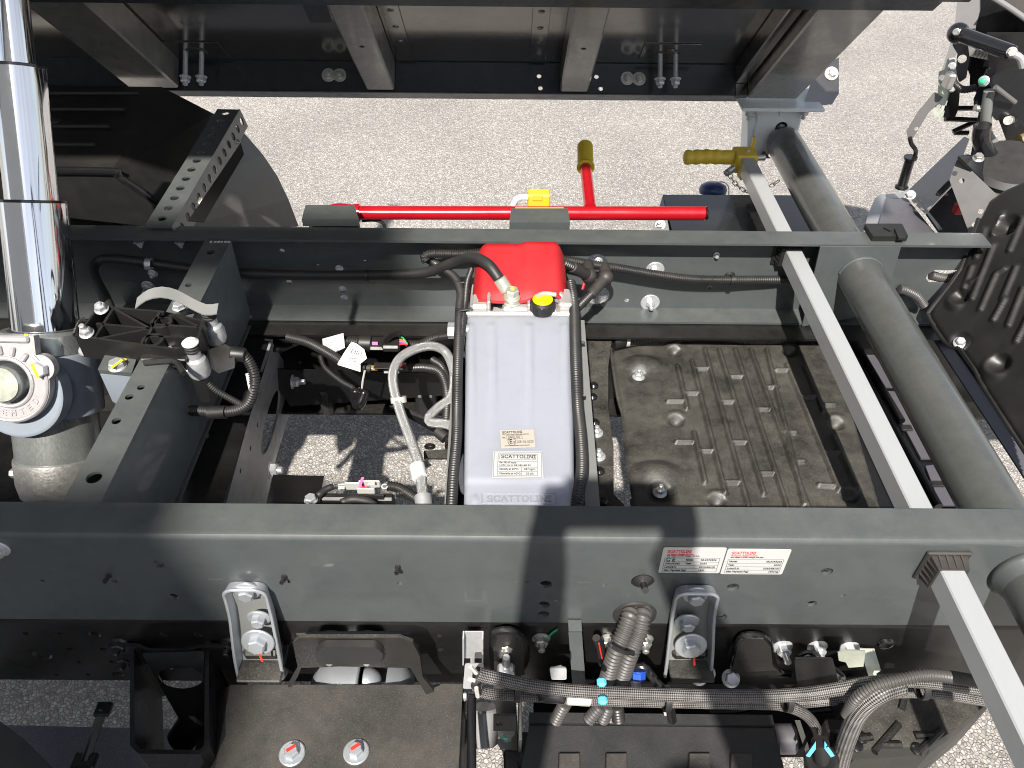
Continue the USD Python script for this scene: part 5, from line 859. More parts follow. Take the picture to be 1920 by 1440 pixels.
# ================================================================== aluminium bar with yellow handle
ab = thing('aluminium_bar', 'square aluminium bar passing through both rails with a yellow hand grip', 'bar')
bx0, bx1, bz0, bz1 = .5595, .5925, -.068, -.030; yfar, ynear = V(1400, 292, z=-.03)[1], -.42
dxn = V(1790, 1090, y=-.005)[0]-.576
tubeb = lambda ya, yb2, xa, xb: hullpts([[x+o, y, z] for y, o in ((ya, xa), (yb2, xb)) for x, z in ((bx0+.002, bz1), (bx1-.002, bz1), (bx1, bz1-.002), (bx1, bz0+.002), (bx1-.002, bz0), (bx0+.002, bz0), (bx0, bz0+.002), (bx0, bz1-.002))])
part(ab, 'bar', tubeb(ynear, yfar, .012, .0), 'aluminium', False)
part(ab, 'bar_end', tubeb(yfar-.02, yfar-.004, .0, .0).apply_translation([0, .006, .0005]), 'aluminium', False)
def bar_grommet(y, off, s, ribs):
    o = np.array([.576+off, y, -.049]); g = [obox(o+Y_*s*.002, X_, Z_, Y_, (.060, .060, .006), .002), ]
    g += [hullpts([o+[a*h, s*d, b*h] for d, h in ((.004, .0245), (.024, .0205)) for a in (-1, 1) for b in (-1, 1)])]
    for k in range(4):
        for n1, n2 in ((X_*-1, Z_), (Z_, X_)): g.append(hullpts([o+n1*.0195+n2*(-.015+.010*k+dd)+Y_*s*yy + n1*h for dd in (-.0012, .0012) for yy, h in ((.004, 0), (.004, .0075), (.022, .0), (.022, .0025))]))
    return join(g)
part(ab, 'grommet', bar_grommet(-.0005, .012*(.0)/1.0+.010, -1, 4), 'brown_plastic', 20); part(ab, 'grommet', bar_grommet(W-.0055, .0, -1, 4), 'black_plastic', 20)
hb = np.array([.574, yfar+.01, -.045])
hd_ = part(ab, 'handle_block', join(rbox([.548, yfar-.012, -.072], [.602, yfar+.045, -.026], .004), rbox([.594, yfar+.035, -.030], [.600, yfar+.05, .0], .002), hullpts([[.560, yfar-.012, -.03], [.596, yfar-.012, -.03], [.565, yfar-.045, -.07], [.558, yfar-.012, -.078], [.562, yfar-.035, -.078], [.552, yfar-.012, -.04]])), 'yellow_plastic')
gp = [hb+[-.02, .012, 0], hb+[-.05, .012, .0], hb+[-.09, .014, .0], hb+[-.13, .012, -.001], hb+[-.148, .012, -.001]]
gq = spline(gp, .004); sg = np.linspace(0, 1, len(gq)); gr = .0175+.0012*np.cos(sg*34)*(sg > .25)*(sg < .93)-.010*np.clip((sg-.955)/.045, 0, 1)**2
part(ab, 'hand_grip', sweep(gq, gr, 22), 'yellow_plastic'); part(hd_, 'screw', hexbolt([.580, yfar+.018, -.026], Z_, .004, .002, .006), 'zinc'); part(hd_, 'spring_pin', cyl([.60, yfar+.02, -.045], [.628, yfar+.022, -.045], .0075, 14, bev=.001), 'cast_steel')
pp0 = V(1380, 300, y=yfar-.02)-Z_*.02; pp1 = V(1363, 312, y=yfar-.03)-Z_*.02; part(ab, 'locking_pin', cyl(pp0, pp1, .0085, 16, bev=.001), 'cast_steel')
cpts = spline([V(x, y, y=yy) for x, y, yy in ((1366, 318, yfar-.04), (1372, 335, yfar-.04), (1385, 350, yfar-.04), (1404, 361, yfar-.05), (1430, 358, yfar-.05), (1450, 346, yfar-.05), (1466, 335, yfar-.05))], .0005)
sl = np.r_[0, np.cumsum(np.linalg.norm(np.diff(cpts, axis=0), axis=1))]
for k in range(int(sl[-1]/.0125)):
    i = np.searchsorted(sl, k*.0125); j = min(np.searchsorted(sl, k*.0125+.012), len(cpts)-1); part(ab, 'chain_link', link((cpts[i]+cpts[j])/2, cpts[j]-cpts[i], Z_ if k % 2 else Y_, .0165, .0046, .0012), 'cast_steel', True)

# ================================================================== red lever tubes beyond the far rail
rt = thing('red_lever', 'long glossy red tube with elbow lying behind the far rail', 'lever')
ry = .905; p0, p1 = V(668, 399, y=ry), V(1322, 400, y=ry); rr_ = .0150
part(rt, 'tube', cyl(p0, p1, rr_, 32, bev=.002), 'red_paint'); part(rt, 'end_cap', lathe([(0, 0), (rr_*1.0, 0), (rr_*.97, .004), (rr_*.8, .006), (0, .006)], p1+X_*.0005, X_, 28), 'gloss_black')
ek = spline([p0+[.006, 0, 0], p0+[-.02, 0, .002], V(635, 396, y=ry), V(617, 401, y=ry), V(608, 415, y=ry), V(604, 440, y=ry)], .004); part(rt, 'elbow', sweep(ek, .0175, 22), 'red_paint'); part(rt, 'collar', lathe([(.0155, -.006), (.0195, -.006), (.0195, .006), (.0155, .006)], p0+[.002, 0, 0], X_, 28), 'red_paint')
part(rt, 'lead', T(tube(py(ry, (678, 413), (705, 413), (718, 418), (722, 428)), .004, 8)), 'rubber')
rs = thing('short_red_lever', 'short red tube with a ribbed yellow hand grip pointing away', 'lever')
a, b = V(1107, 392, y=ry)+[0, .01, -.002], V(1098, 312, z=V(1107, 392, y=ry)[2]+.012); c = V(1097, 276, z=V(1107, 392, y=ry)[2]+.018)
part(rs, 'tube', cyl(a, b+(b-a)*.02, .0135, 24), 'red_paint'); d = nrm(c-b); Lg = np.linalg.norm(c-b)+.01; pr_ = [(0, -.006), (.0205, -.006), (.0205, -.001)]
for k in range(15): pr_ += [(.0182, .002+k*Lg/16), (.0190, .004+k*Lg/16), (.0178, .0062+k*Lg/16)]
pr_ += [(.0165, Lg*.965), (.012, Lg*.99), (0, Lg)]; part(rs, 'hand_grip', lathe(pr_, b, d, 28), 'yellow_plastic', 50)
t = thing('yellow_clamp', 'yellow plastic clamp holding the red tube on its rest', 'clamp')
part(t, 'front_strip', hullpts([V(x, y, y=ry-.03)+d for x, y in ((966, 394), (1057, 394), (1058, 404), (966, 405)) for d in ([0, 0, 0], [0, .012, 0])]), 'yellow_plastic'); part(t, 'rear_block', join(rbox(V(990, 366, y=ry+.03), V(1030, 385, y=ry+.06), .003), rbox(V(999, 366, y=ry+.028), V(1017, 376, y=ry+.03), .001)), 'yellow_plastic'); part(t, 'catch', T(tube(py(ry+.035, (962, 385), (968, 374), (978, 370), (990, 370)), .007, 10)), 'hinge_paint')

# ================================================================== glossy black box tank with blue cap
bz = -.20; P4 = [V(x, y, z=bz) for x, y in ((1243, 365), (1490, 366), (1530, 445), (1262, 440))]
t = thing('additive_tank', 'glossy black box tank with water marks behind the far rail, right', 'tank')
part(t, 'shell', hullpts(P4+[p+[0, 0, -.2] for p in P4]), 'gloss_black', False); part(t, 'end_plate', hullpts([V(x, y, z=bz-.002)+d for x, y in ((1243, 365), (1222, 432), (1256, 438)) for d in ([0, 0, 0], [0, 0, -.1])]), 'fender_grey')
part(t, 'bolt', hexbolt(V(1238, 422, z=bz+.002), [-.3, -.6, .7], .009, .01, .014, .012), 'cast_steel')
bc = V(1343, 362, z=bz)+[0, .035, -.02]; cpq = part(t, 'blue_cap', lathe([(0, 0), (.036, 0), (.038, .01), (.034, .022), (.02, .03), (0, .032)], bc, [0, .3, 1], 28), 'blue_cap', 50); part(t, 'cap_wire', T(tube([bc+[0, 0, .032], bc+[.02, 0, .035], bc+[.04, 0, .02], bc+[.045, -.01, -.02]], .0015, 6)), 'cast_steel')

# ================================================================== far mudguard, wheel and perforated stay
mg = thing('mudguard', 'black angular plastic mudguard over the far rear wheel', 'mudguard')
K = lambda q, y: V(*q, y=y)
yn, yf = .97, 1.34
A0, A1, A2, A3 = K((-200, 322), yn), K((208, 322), yn), K((303, 163), yf), K((-150, 157), yf)
B2, B1 = K((400, 213), yf+.01), K((296, 384), yn)
D2, D3, D1 = K((520, 330), yf+.02), K((560, 424), yf+.02), K((330, 430), yn)
def slab(ps, t=.008, inn=(0, 0, -1)):
    n_ = nrm(np.cross(ps[1]-ps[0], ps[2]-ps[0])); return hullpts(list(ps)+[p+np.array(inn)*t for p in ps])
part(mg, 'top_panel', slab([A0, A1, A2, A3]), 'black_plastic', False); part(mg, 'slope_panel', slab([A1, A2, B2, B1], .008, (-.7, 0, -.7)), 'black_plastic', False)
part(mg, 'front_panel', slab([B1, B2, K((430, 226), yf+.012), K((462, 254), yf+.015), K((493, 290), yf+.018), D2, K((541, 374), yf+.02), D3, D1], .008, (-1, 0, -.3)), 'guard_plastic', False)
for q in ((60, 178, 260, 178), (60, 208, 235, 208), (60, 240, 207, 240), (60, 274, 180, 274)):
    tt = (322-q[1])/159; yy = yn+(yf-yn)*(tt*.9); part(mg, 'rib', T(tube([K((q[0], q[1]), yy)+[0, 0, .004], K((q[2], q[3]), yy)+[0, 0, .004]], .006, 8)), 'black_plastic')
part(mg, 'inner_skirt', hullpts([A0, A1, B1, D1]+[A0+[0, .006, -.075], A1+[0, .004, -.07], B1+[0, .004, -.02], D1+[0, .004, 0]]), 'black_plastic'); part(mg, 'near_edge', T(tube([A0, A1+[-.03, 0, .001], A1+[.015, 0, -.014], B1, D1], .009, 10)), 'gloss_black')
part(mg, 'bolt', rivet(K((100, 226), 1.18), [0, 0, 1], .02, .008), 'rubber')
sy = thing('perforated_stay', 'perforated grey angle iron holding the mudguard', 'stay')
sa, sb_ = V(325, 415, z=.012), V(447, 205, z=.035); d = nrm(sb_-sa); L_ = np.linalg.norm(sb_-sa)+.02; sa = sa-d*.02
ww = .052; ex_t = nrm(np.cross(d, Z_))*-1; ex_t = -ex_t if ex_t[0] > 0 else ex_t; nt = nrm(np.cross(ex_t, d)); nt = nt if nt[2] > 0 else -nt
hs = unary_union([Point(.03, .03+k*(L_-.05)/12).buffer(.0095, quad_segs=5) for k in range(13)])
def leg(w, e, n_): g = sbox(0, 0, w, L_).difference(affinity.translate(hs, w/2-.03, 0)); return plate(g, .004, sa if np.cross(e, d)@n_ > 0 else sa+n_*0, e, d)
part(sy, 'top_leg', leg(ww, ex_t, nt), 'frame_paint'); part(sy, 'side_leg', leg(.045, nrm(-Z_+X_*.25), X_), 'frame_paint')
part(sy, 'mounting_plate', pplate([(352, 415), (450, 270), (456, 292), (382, 418)], [0, 0, -.03], [.6, 0, .8], .003), 'black_plastic')
for q in ((440, 273), (376, 384)): part(sy, 'bolt', hexbolt(V(*q, z=-.02), [.6, -.3, .7], .011, .012, .017, .008), 'cast_steel')
wh = thing('far_rear_wheel', 'black tyre just showing under the far mudguard', 'wheel')
wx, wz, wr = -1.12, GZ+.39, .39
m = lathe([(.20, 0), (.33, 0), (.375, .015), (wr, .04), (wr, .16), (.375, .185), (.33, .20), (.20, .20)], [wx, 1.02, wz], Y_, 72); part(wh, 'tyre', m, 'tyre_rubber')
for k in range(60):
    a = 2*math.pi*k/60; c = np.array([wx+math.cos(a)*(wr+.001), 1.12, wz+math.sin(a)*(wr+.001)]); 
    for s in (-1, 0, 1): part(wh, 'tread_block', obox(c+[0, s*.038, 0], [-math.sin(a), 0, math.cos(a)], Y_, [math.cos(a), 0, math.sin(a)], (.030, .030, .008), .002), 'tyre_rubber') if 0.3 < a < 2.2 else None
part(wh, 'rim', lathe([(0, .02), (.12, .02), (.19, .06), (.205, .01), (.205, .19), (0, .19)], [wx, 1.02, wz], Y_, 40), 'fender_grey')

# ================================================================== tipping bed, raised towards the camera
TA = math.radians(42.3); EV = np.array([0, -math.cos(TA), math.sin(TA)]); EN = np.array([0, -math.sin(TA), -math.cos(TA)]); BO = V(1000, 175, y=1.38)*[0, 1, 1]
D_ = .080
BM = mat4(BO, X_, EV, EN)
def B(m): m = T(m); m.apply_transform(BM); return m
def bl(px, py, n=0.): p = V(px, py, o=BO+EN*n, n=EN); return np.array([p[0], (p-BO)@EV])      # sight line -> (x, v) on the bed's plane at depth n
bd = thing('tipper_bed', 'dark grey steel tipper bed tilted up, its underside with cross bearers showing', 'tipper bed')
vn = bl(900, 14, .012)[1]; xr = bl(1660, 20)[0]; xl_, vb = -1.75, 1.95
part(bd, 'floor_sheet', B(rbox([xl_, -.03, -D_-.003], [xr, vb, -D_], .001)), 'bed_paint', False)
part(bd, 'far_longeron', B(punch(join(rbox([xl_, -.006, -D_+.0005], [bl(1398, 170)[0], 0, 0], .0015)), [cyl([bl(a, b, 0)[0], -.1, -zz2], [bl(a, b, 0)[0], .1, -zz2], .006, 12) for a, b, zz2 in ((1014, 168, .014), (1129, 168, .014), (1014, 140, .045), (1129, 140, .045))])), 'bed_dark')
part(bd, 'longeron_lip', B(rbox([xl_, -.045, -.004], [bl(1398, 170)[0], -.0065, 0], .001)), 'bearer_paint', False)
part(bd, 'near_longeron', B(join(rbox([xl_, vn, -D_+.0005], [bl(1762, 12, .012)[0], vn+.07, .012], .004), rbox([bl(1762, 12, .012)[0]-.002, vn+.02, -D_+.02], [bl(1835, 0, .012)[0], vn+.07, .004], .004))), 'bed_dark', 20)
for b0, b1, t0, t1 in (((232, 158), (288, 156), (56, 20), (205, 8)), ((684, 164), (734, 164), (610, 8), (682, 8)), ((1055, 167), (1104, 167), (1072, 15), (1146, 15))):
    x0, x1 = (bl(*b0)[0]+bl(*t0)[0])/2, (bl(*b1)[0]+bl(*t1)[0])/2
    g = part(bd, 'cross_bearer', B(punch(rbox([x0, .006, -D_+.0005], [x1, vn-.0005, -.002], .004), [cyl([(x0+x1)/2, vn*.55, -.03], [(x0+x1)/2, vn*.55, .1], .006, 14)])), 'bearer_paint', 20)
for x in (bl(722, 60, -D_)[0]+.03, bl(1040, 60, -D_)[0]-.035):
    part(bd, 'floor_seam', B(rbox([x-.02, .01, -D_+.0002], [x+.02, vn-.001, -D_+.0025], .0008)), 'bed_paint')
    for v_ in (.12, .2, .28): part(bd, 'rivet', B(rivet([x, v_, -D_+.002], [0, 0, 1], .008, .003)), 'bed_paint')
for k, (xa, ya, xb) in enumerate(((325, 92, 405), (1232, 96, 1310))):
    a, b = bl(xa-25, ya-12, -D_), bl(xb+5, ya-12, -D_); v0, v1 = bl(xa, ya+14, -D_)[1], bl(xa, ya-15, -D_)[1]
    ep = part(bd, 'eye_plate', B(rbox([a[0], v0, -D_+.0002], [b[0], v1, -D_+.003], .001)), 'bed_paint'); part(ep, 'dome', B(lathe([(0, 0), (.028, 0), (.024, .004), (0, .005)], [(a[0]+b[0])/2, v0*.6+v1*.4, -D_+.0025], Z_, 28)), 'bed_paint')
    for xx in (348 if k == 0 else 1238, 378 if k == 0 else 1267):
        q = bl(xx, ya+2, -D_); part(bd, 'eye_bolt', B(join(cyl([q[0], q[1], -D_+.002], [q[0], q[1], -D_+.085], .0062, 14), hexbolt([q[0], q[1], -D_+.066], Z_, .0105, .012, .014, .008))), 'zinc')
for x, y in ((616, 141), (637, 141), (1176, 147), (1198, 148)):
    p = V(x, y, o=BO, n=EV); part(bd, 'bolt', hexbolt(p+EV*.0005, EV, .009, .008, .0175, .006), 'cast_steel')
part(bd, 'junction_box', B(hullpts([[x, v, n] for x, v in (bl(566, 8, -D_+.03), bl(612, 8, -D_+.03), bl(624, 42, -D_+.03), bl(582, 43, -D_+.03)) for n in (-D_+.001, -D_+.03)])), 'gloss_black')
# front cross member, its end plate and the hinge seat
fl0, fl1, fr0, fr1 = bl(1417, 172), bl(1523, 18), bl(1503, 174), bl(1657, 20)
xa, xb = (fl0[0]+fl1[0])/2, (fr0[0]+fr1[0])/2
part(bd, 'front_bearer', B(rbox([xa, -.012, -D_+.0005], [xb, vn+.2, .004], .004)), 'bearer_paint', 20); part(bd, 'front_lip', B(rbox([xa-.035, .002, -D_+.0005], [xa-.004, vn-.001, -.030], .003)), 'bed_paint', 20)
part(bd, 'end_post', B(rbox([xa-.034, -.014, -D_+.001], [xa-.0005, .0015, .003], .002)), 'bed_paint', 20)
lb0 = V(1500, 205, o=BO-EV*.02, n=EV); lb1 = V(1574, 108, o=BO-EV*.02, n=EV)
part(bd, 'latch_block', join(hullpts([V(x, y, o=BO-EV*dd, n=EV) for x, y in ((1506, 200), (1560, 196), (1573, 175), (1573, 108), (1528, 128)) for dd in (.0, .05)])), 'bed_paint', 20); part(bd, 'bolt', hexbolt(V(1559, 138, o=BO+EV*.001, n=EV), EV, .010, .008, .018), 'cast_steel')
for q in (((xl_, .02, -.40), (xr, .03, -.3)),):
    part(bd, 'near_side_rail', B(rbox([xl_, vb-.03, -D_-.10], [xr, vb, -D_-.004], .004)), 'bed_paint', 20)
part(bd, 'edge_beam', B(rbox([xl_, vb-.06, -D_+.0005], [xr, vb-.001, .015], .003)), 'bed_paint', 20)
# ball hinge
hg = thing('ball_hinge', 'pale grey hinge socket bolted under the bed at the end of the cross tube', 'hinge')
hy = 1.40; ht = V(1460, 181, y=hy)[2]
pA = [V(x, 181, y=hy)[0] for x in (1416, 1504)]
seat = rbox([V(1392, 190, y=hy-.06)[0], hy-.075, ht-.010], [V(1530, 190, y=hy)[0], hy+.06, ht-.001], .002); part(hg, 'seat_plate', seat, 'hinge_paint')
bxm = rbox([pA[0], hy-.042, ht-.15], [pA[1], hy+.05, ht-.0105], .006); ca = V(1463, 248, y=hy-.042)
slotm = hullpts([[ca[0]+s*.0165*math.cos(a), y_, ca[2]+(.012 if math.sin(a) > 0 else -.075)+.0165*math.sin(a)] for s in (-1, 1) for a in np.linspace(-1.57, 1.57, 8) for y_ in (hy-.09, hy+.02)])
part(hg, 'socket', punch(bxm, [slotm]), 'hinge_paint', 20); part(hg, 'side_flange', hullpts([[pA[0]+.001, hy-.04, ht-.011], [pA[0]-.028, hy-.05, ht-.011], [pA[0]+.001, hy-.04, ht-.15], [pA[0]-.002, hy+.03, ht-.15], [pA[0]-.02, hy+.04, ht-.011]]), 'hinge_paint')
part(hg, 'side_flange', hullpts([[pA[1]-.001, hy-.02, ht-.011], [pA[1]+.022, hy-.02, ht-.011], [pA[1]-.001, hy-.02, ht-.05], [pA[1]-.001, hy+.03, ht-.05], [pA[1]+.022, hy+.04, ht-.011]]), 'hinge_paint')
part(hg, 'ball', trimesh.creation.icosphere(4, .036).apply_translation([.715, 1.395, -.055]), 'gloss_black', True); part(hg, 'neck', cyl([.715, 1.33, -.07], [.715, 1.39, -.058], .02, 20), 'chassis_clean'); part(hg, 'locking_tab', hullpts([V(x, y, y=hy-.05) for x, y in ((1432, 283), (1445, 297), (1420, 297))] + [V(x, y, y=hy-.03) for x, y in ((1432, 283), (1445, 297), (1420, 297))]), 'bed_paint')
for x, y, yy in ((1424, 192, hy-.06), (1515, 192, hy-.06), (1406, 212, hy-.068), (1497, 210, hy+.02)): part(hg, 'bolt', hexbolt(V(x, y-5, y=yy)*[1, 1, 0]+[0, 0, ht-.0105], [0, 0, -1], .0095, .010, .013, .012), 'zinc')
part(hg, 'weld', T(tube([V(1463, 193, y=hy-.043), V(1463, 216, y=hy-.043)], .003, 6)), 'hinge_paint')

# ================================================================== low workshop behind the photographer, its shade lies over the rear of the near rail
wk = thing('workshop', 'low pale workshop with a flat roof standing behind the viewer to the left', 'building')
h_ = 5.; wxr, wyf = -.43+SUN[0]/SUN[2]*h_, .12+SUN[1]/SUN[2]*h_
part(wk, 'wall', rbox([-16, wyf-7, GZ], [wxr-.15, wyf-.15, h_-.25], .01), 'wall_paint'); part(wk, 'roof', rbox([-16.2, wyf-7.2, h_-.249], [wxr, wyf, h_], .02), 'wall_roof')
for k in range(4):
    x = wxr-2.2-k*3.2; wn = part(wk, 'window', rbox([x-.7, wyf-.16, .3], [x+.7, wyf-.12, 1.6], .01), 'wall_roof'); part(wn, 'pane', rbox([x-.63, wyf-.125, .37], [x+.63, wyf-.115, 1.53], .004), 'pane_dark')
hb_ = h_+.4; by_ = .70+SUN[1]/SUN[2]*hb_; part(wk, 'awning_rail', rbox([-16, by_-.10, hb_-.03], [-.22+SUN[0]/SUN[2]*hb_, by_+.10, hb_+.03], .01), 'wall_roof')
for k in range(6): x = -1.7+SUN[0]/SUN[2]*hb_-k*2.6; part(wk, 'awning_arm', hullpts([[x+s, y, z] for s in (-.03, .03) for y, z in ((wyf-.4, h_), (wyf-.34, h_), (by_-.05, hb_-.028), (by_+.05, hb_-.028))]), 'wall_roof')
part(wk, 'door', rbox([wxr-1.25, wyf-.16, GZ], [wxr-.35, wyf-.12, 1.25], .01), 'guard_plastic')

# ================================================================== cab underside at the upper right
cab = 1.45
t = thing('crank_lever', 'flat steel crank lever with a black round grip hanging from the latch', 'lever')
part(t, 'arm', pplate([(1752, 172), (1768, 182), (1740, 212), (1712, 258), (1703, 262), (1699, 246), (1722, 208)], [1.12, 1.30, 0], [-.3, -1, .25], .004, .003, holes=[(1718, 241, .005)]), 'guard_plastic')
part(t, 'cranked_neck', T(tube(py(1.30, (1706, 258), (1709, 270), (1717, 282), (1715, 296)), .0055, 10)), 'chassis_clean'); g0, g1 = V(1708, 294, y=1.295), V(1690, 352, y=1.295); part(t, 'grip', lathe([(0, 0), (.017, 0), (.017, .005), (.0125, .009), (.0125, np.linalg.norm(g1-g0)-.009), (.017, np.linalg.norm(g1-g0)-.005), (.017, np.linalg.norm(g1-g0)), (0, np.linalg.norm(g1-g0))], g0, g1-g0, 22), 'gloss_black')
t = thing('cab_latch', 'yellowish zinc plated cab latch above the crank lever', 'latch')
part(t, 'plate', pplate([(1776, 110), (1790, 107), (1793, 135), (1788, 175), (1774, 190), (1762, 230), (1752, 222), (1748, 205), (1758, 172), (1760, 134), (1770, 130)], [1.12, 1.32, 0], [-.4, -1, .25], .005, .003, holes=[(1766, 145, .007), (1760, 200, .006), (1757, 221, .004)]), 'zinc_yellow')
part(t, 'catch', rbox(V(1773, 132, y=1.31), V(1786, 170, y=1.28), .004), 'cast_steel'); part(t, 'keeper', pplate([(1780, 112), (1790, 110), (1795, 145), (1790, 165), (1785, 150)], [1.12, 1.30, 0], [-.6, -1, .2], .006, .002), 'zinc')
for q in ((1785, 124), (1784, 166)): part(t, 'screw', hexbolt(V(*q, y=1.29), [-.5, -1, .2], .006, .006, .009), 'zinc')
part(t, 'cable', corrugated(py(1.29, (1785, 148), (1792, 160), (1806, 168), (1828, 165)), .009, .0055), 'conduit_black'); part(t, 'body', hullpts([V(x, y, y=yy) for x, y in ((1768, 220), (1797, 205), (1800, 170), (1785, 160), (1790, 222)) for yy in (1.33, 1.40)]), 'chassis_clean')
part(t, 'hanger', pplate([(1788, 58), (1805, 50), (1815, 80), (1818, 110), (1812, 145), (1798, 155), (1792, 130), (1795, 100), (1786, 85)], [1.12, 1.34, 0], [-.5, -1, .2], .006, .004, holes=[(1804, 110, .010)]), 'gloss_black')
t = thing('cab_damper', 'black cab damper rod with zinc end bolts at the upper right', 'damper')
a, b = V(1796, 62, y=1.30), V(1898, 100, y=1.15); part(t, 'rod', cyl(a, b, .017, 24, bev=.003), 'gloss_black'); part(t, 'end_bolt', hexbolt(V(1793, 60, y=1.28), [-.7, -1, .2], .006, .008, .008), 'cast_steel'); part(t, 'end_bolt', hexbolt(V(1897, 98, y=1.13), [-.5, -1, .3], .008, .01, .011), 'cast_steel'); part(t, 'end_eye', trimesh.creation.icosphere(2, .024).apply_translation(a), 'gloss_black', True)
part(t, 'tail', T(tube(py(1.13, (1898, 100), (1912, 108), (1918, 125)), .008, 10)), 'zinc')
t = thing('cab_shell', 'dark back wall and pale side panel of the tilted cab at the top right', 'cab')
part(t, 'back_wall', pplate([(1838, -30), (1990, -30), (1990, 210), (1835, 180), (1812, 120)], [1.12, 1.62, 0], [-.5, -1, .1], .02), 'chassis_clean'); part(t, 'side_panel', pplate([(1798, -20), (1838, -20), (1838, 20), (1828, 60), (1800, 90), (1766, 150), (1758, 158), (1790, 60)], [1.12, 1.60, 0], [-.7, -1, .1], .01, .004), 'fender_grey'); part(t, 'inner_housing', hullpts([V(x, y, y=yy) for x, y in ((1822, 88), (1868, 80), (1872, 160), (1850, 200), (1818, 158)) for yy in (1.46, 1.54)]), 'chassis_clean'); part(t, 'ribbed_boot', corrugated([V(1822, 92, y=1.42), V(1840, 96, y=1.42), V(1862, 100, y=1.42)], .017, .009, .004, 16), 'cast_steel')
part(t, 'edge_strip', T(tube(py(1.45, (1860, -6), (1895, 16), (1935, 44)), .007, 10)), 'fender_grey')
part(t, 'corner_plate', hullpts([V(x, y, y=yy) for x, y in ((1868, -10), (1990, -10), (1990, 80)) for yy in (1.46, 1.50)]), 'bed_paint')
part(t, 'floor_pan', hullpts([V(x, y, y=yy) for x, y in ((1850, 60), (1960, 60), (1960, 300), (1900, 300), (1856, 180)) for yy in (1.30, 1.36)]), 'chassis_clean')
t = thing('cab_mount', 'grey curved cab mounting frame with toothed black plate and green marked bolt', 'mount')
part(t, 'toothed_plate', pplate([(1848, 150), (1880, 130), (1960, 110), (1960, 290), (1930, 245), (1912, 232), (1904, 240), (1898, 218), (1888, 236), (1880, 222), (1868, 226), (1858, 216), (1862, 170)], [1.12, 1.20, 0], [-.45, -1, .3], .006, .001, holes=[(1896, 222, .012)]), 'gloss_black', label='black toothed plate')
part(t, 'bolt', hexbolt(V(1845, 152, y=1.18), [-.8, -1, .2], .0085, .012, .012), 'zinc'); part(t, 'paint_mark', rivet(V(1842, 152, y=1.165), [-.8, -1, .2], .007, .004), 'mark_green'); part(t, 'pin', cyl(V(1894, 225, y=1.2), V(1890, 226, y=1.15), .010, 16), 'cast_steel'); part(t, 'grey_frame', T(tube([V(x, y, y=1.21) for x, y in ((1855, 170), (1850, 205), (1850, 245), (1862, 268), (1890, 290), (1935, 292))], .012, 12)), 'strip_paint')
part(t, 'outer_ring', T(tube([V(x, y, y=1.17) for x, y in ((1842, 235), (1840, 262), (1854, 292), (1880, 312), (1920, 316), (1960, 308))], .020, 14)), 'gloss_black'); part(t, 'rubber_block', lathe([(0, 0), (.10, 0), (.105, .015), (.09, .025), (.095, .04), (.08, .05), (0, .05)], V(1890, 335, y=1.13), [-.2, -.2, 1], 40), 'rubber'); part(t, 'tan_tube', T(tube(py(1.24, (1890, 285), (1905, 268), (1925, 258)), .014, 12)), 'tan_plastic')
part(t, 'arm', pplate([(1825, 185), (1850, 130), (1870, 120), (1855, 180), (1840, 205), (1826, 206)], [1.12, 1.23, 0], [-.5, -1, .2], .006, .003), 'gloss_black'); part(t, 'spring', corrugated(py(1.22, (1828, 202), (1840, 204), (1852, 200)), .008, .006, .003), 'cast_steel'); part(t, 'slot_rib', T(tube(py(1.18, (1866, 163), (1885, 178), (1903, 192)), .006, 10)), 'guard_plastic')
part(t, 'side_strip', pplate([(1820, 290), (1835, 210), (1848, 205), (1828, 290)], [1.12, 1.25, 0], [-.5, -1, .2], .005, .001, holes=[(1820, 257, .006)]), 'guard_plastic')
t = thing('mount_plate', 'brownish flat cab mount plate with four holes and rounded corner', 'plate')
part(t, 'plate', pplate([(1795, 294), (1870, 366), (1838, 440), (1818, 440), (1780, 338)], [1.12, 1.08, 0], [-.5, -1, .45], .006, .006, holes=[(1790, 325, .006), (1803, 339, .006), (1839, 396, .006), (1827, 421, .006)]), 'guard_plastic'); part(t, 'top_flange', hullpts([V(x, y, y=yy) for x, y, yy in ((1797, 292, 1.085), (1815, 289, 1.12), (1850, 300, 1.15), (1880, 350, 1.12), (1872, 366, 1.08))]+[V(x, y, y=yy)-Z_*.008 for x, y, yy in ((1797, 292, 1.085), (1850, 300, 1.15), (1872, 366, 1.08))]), 'chassis_clean')
for q in ((1834, 297), (1890, 345)): part(t, 'bolt', hexbolt(V(*q, y=1.11), [-.2, -.3, 1], .009, .009, .013), 'cast_steel')
t = thing('cab_step', 'dark grey moulded step box with rails behind the far rail end', 'step')
part(t, 'tread', hullpts([V(x, y, z=-.22) for x, y in ((1662, 371), (1700, 371), (1760, 445), (1640, 445))] + [V(x, y, z=-.30) for x, y in ((1662, 371), (1700, 371), (1760, 445), (1640, 445))]), 'purple_plate'); part(t, 'side', hullpts([V(x, y, z=zq) for x, y, zq in ((1650, 364, -.23), (1700, 362, -.23), (1640, 445, -.23), (1618, 440, -.24), (1628, 400, -.24), (1640, 372, -.24))]+[V(x, y, z=-.30) for x, y in ((1650, 364), (1640, 445), (1618, 440))]), 'fender_grey')
for q in (((1660, 402), (1678, 440)), ((1672, 396), (1690, 430))): part(t, 'slot', T(tube(pz(-.226, *q), .006, 8)), 'chassis_clean')
part(t, 'rail', hullpts([V(x, y, z=zq) for x, y in ((1708, 358), (1712, 360), (1768, 430), (1760, 432)) for zq in (-.20, -.235)]), 'chassis_clean'); part(t, 'bolt', hexbolt(V(1707, 366, z=-.20), [-.4, -.5, .8], .010, .010, .014), 'zinc')
t = thing('front_fender', 'pale grey plastic fender and splash panel beside the cab step', 'fender')
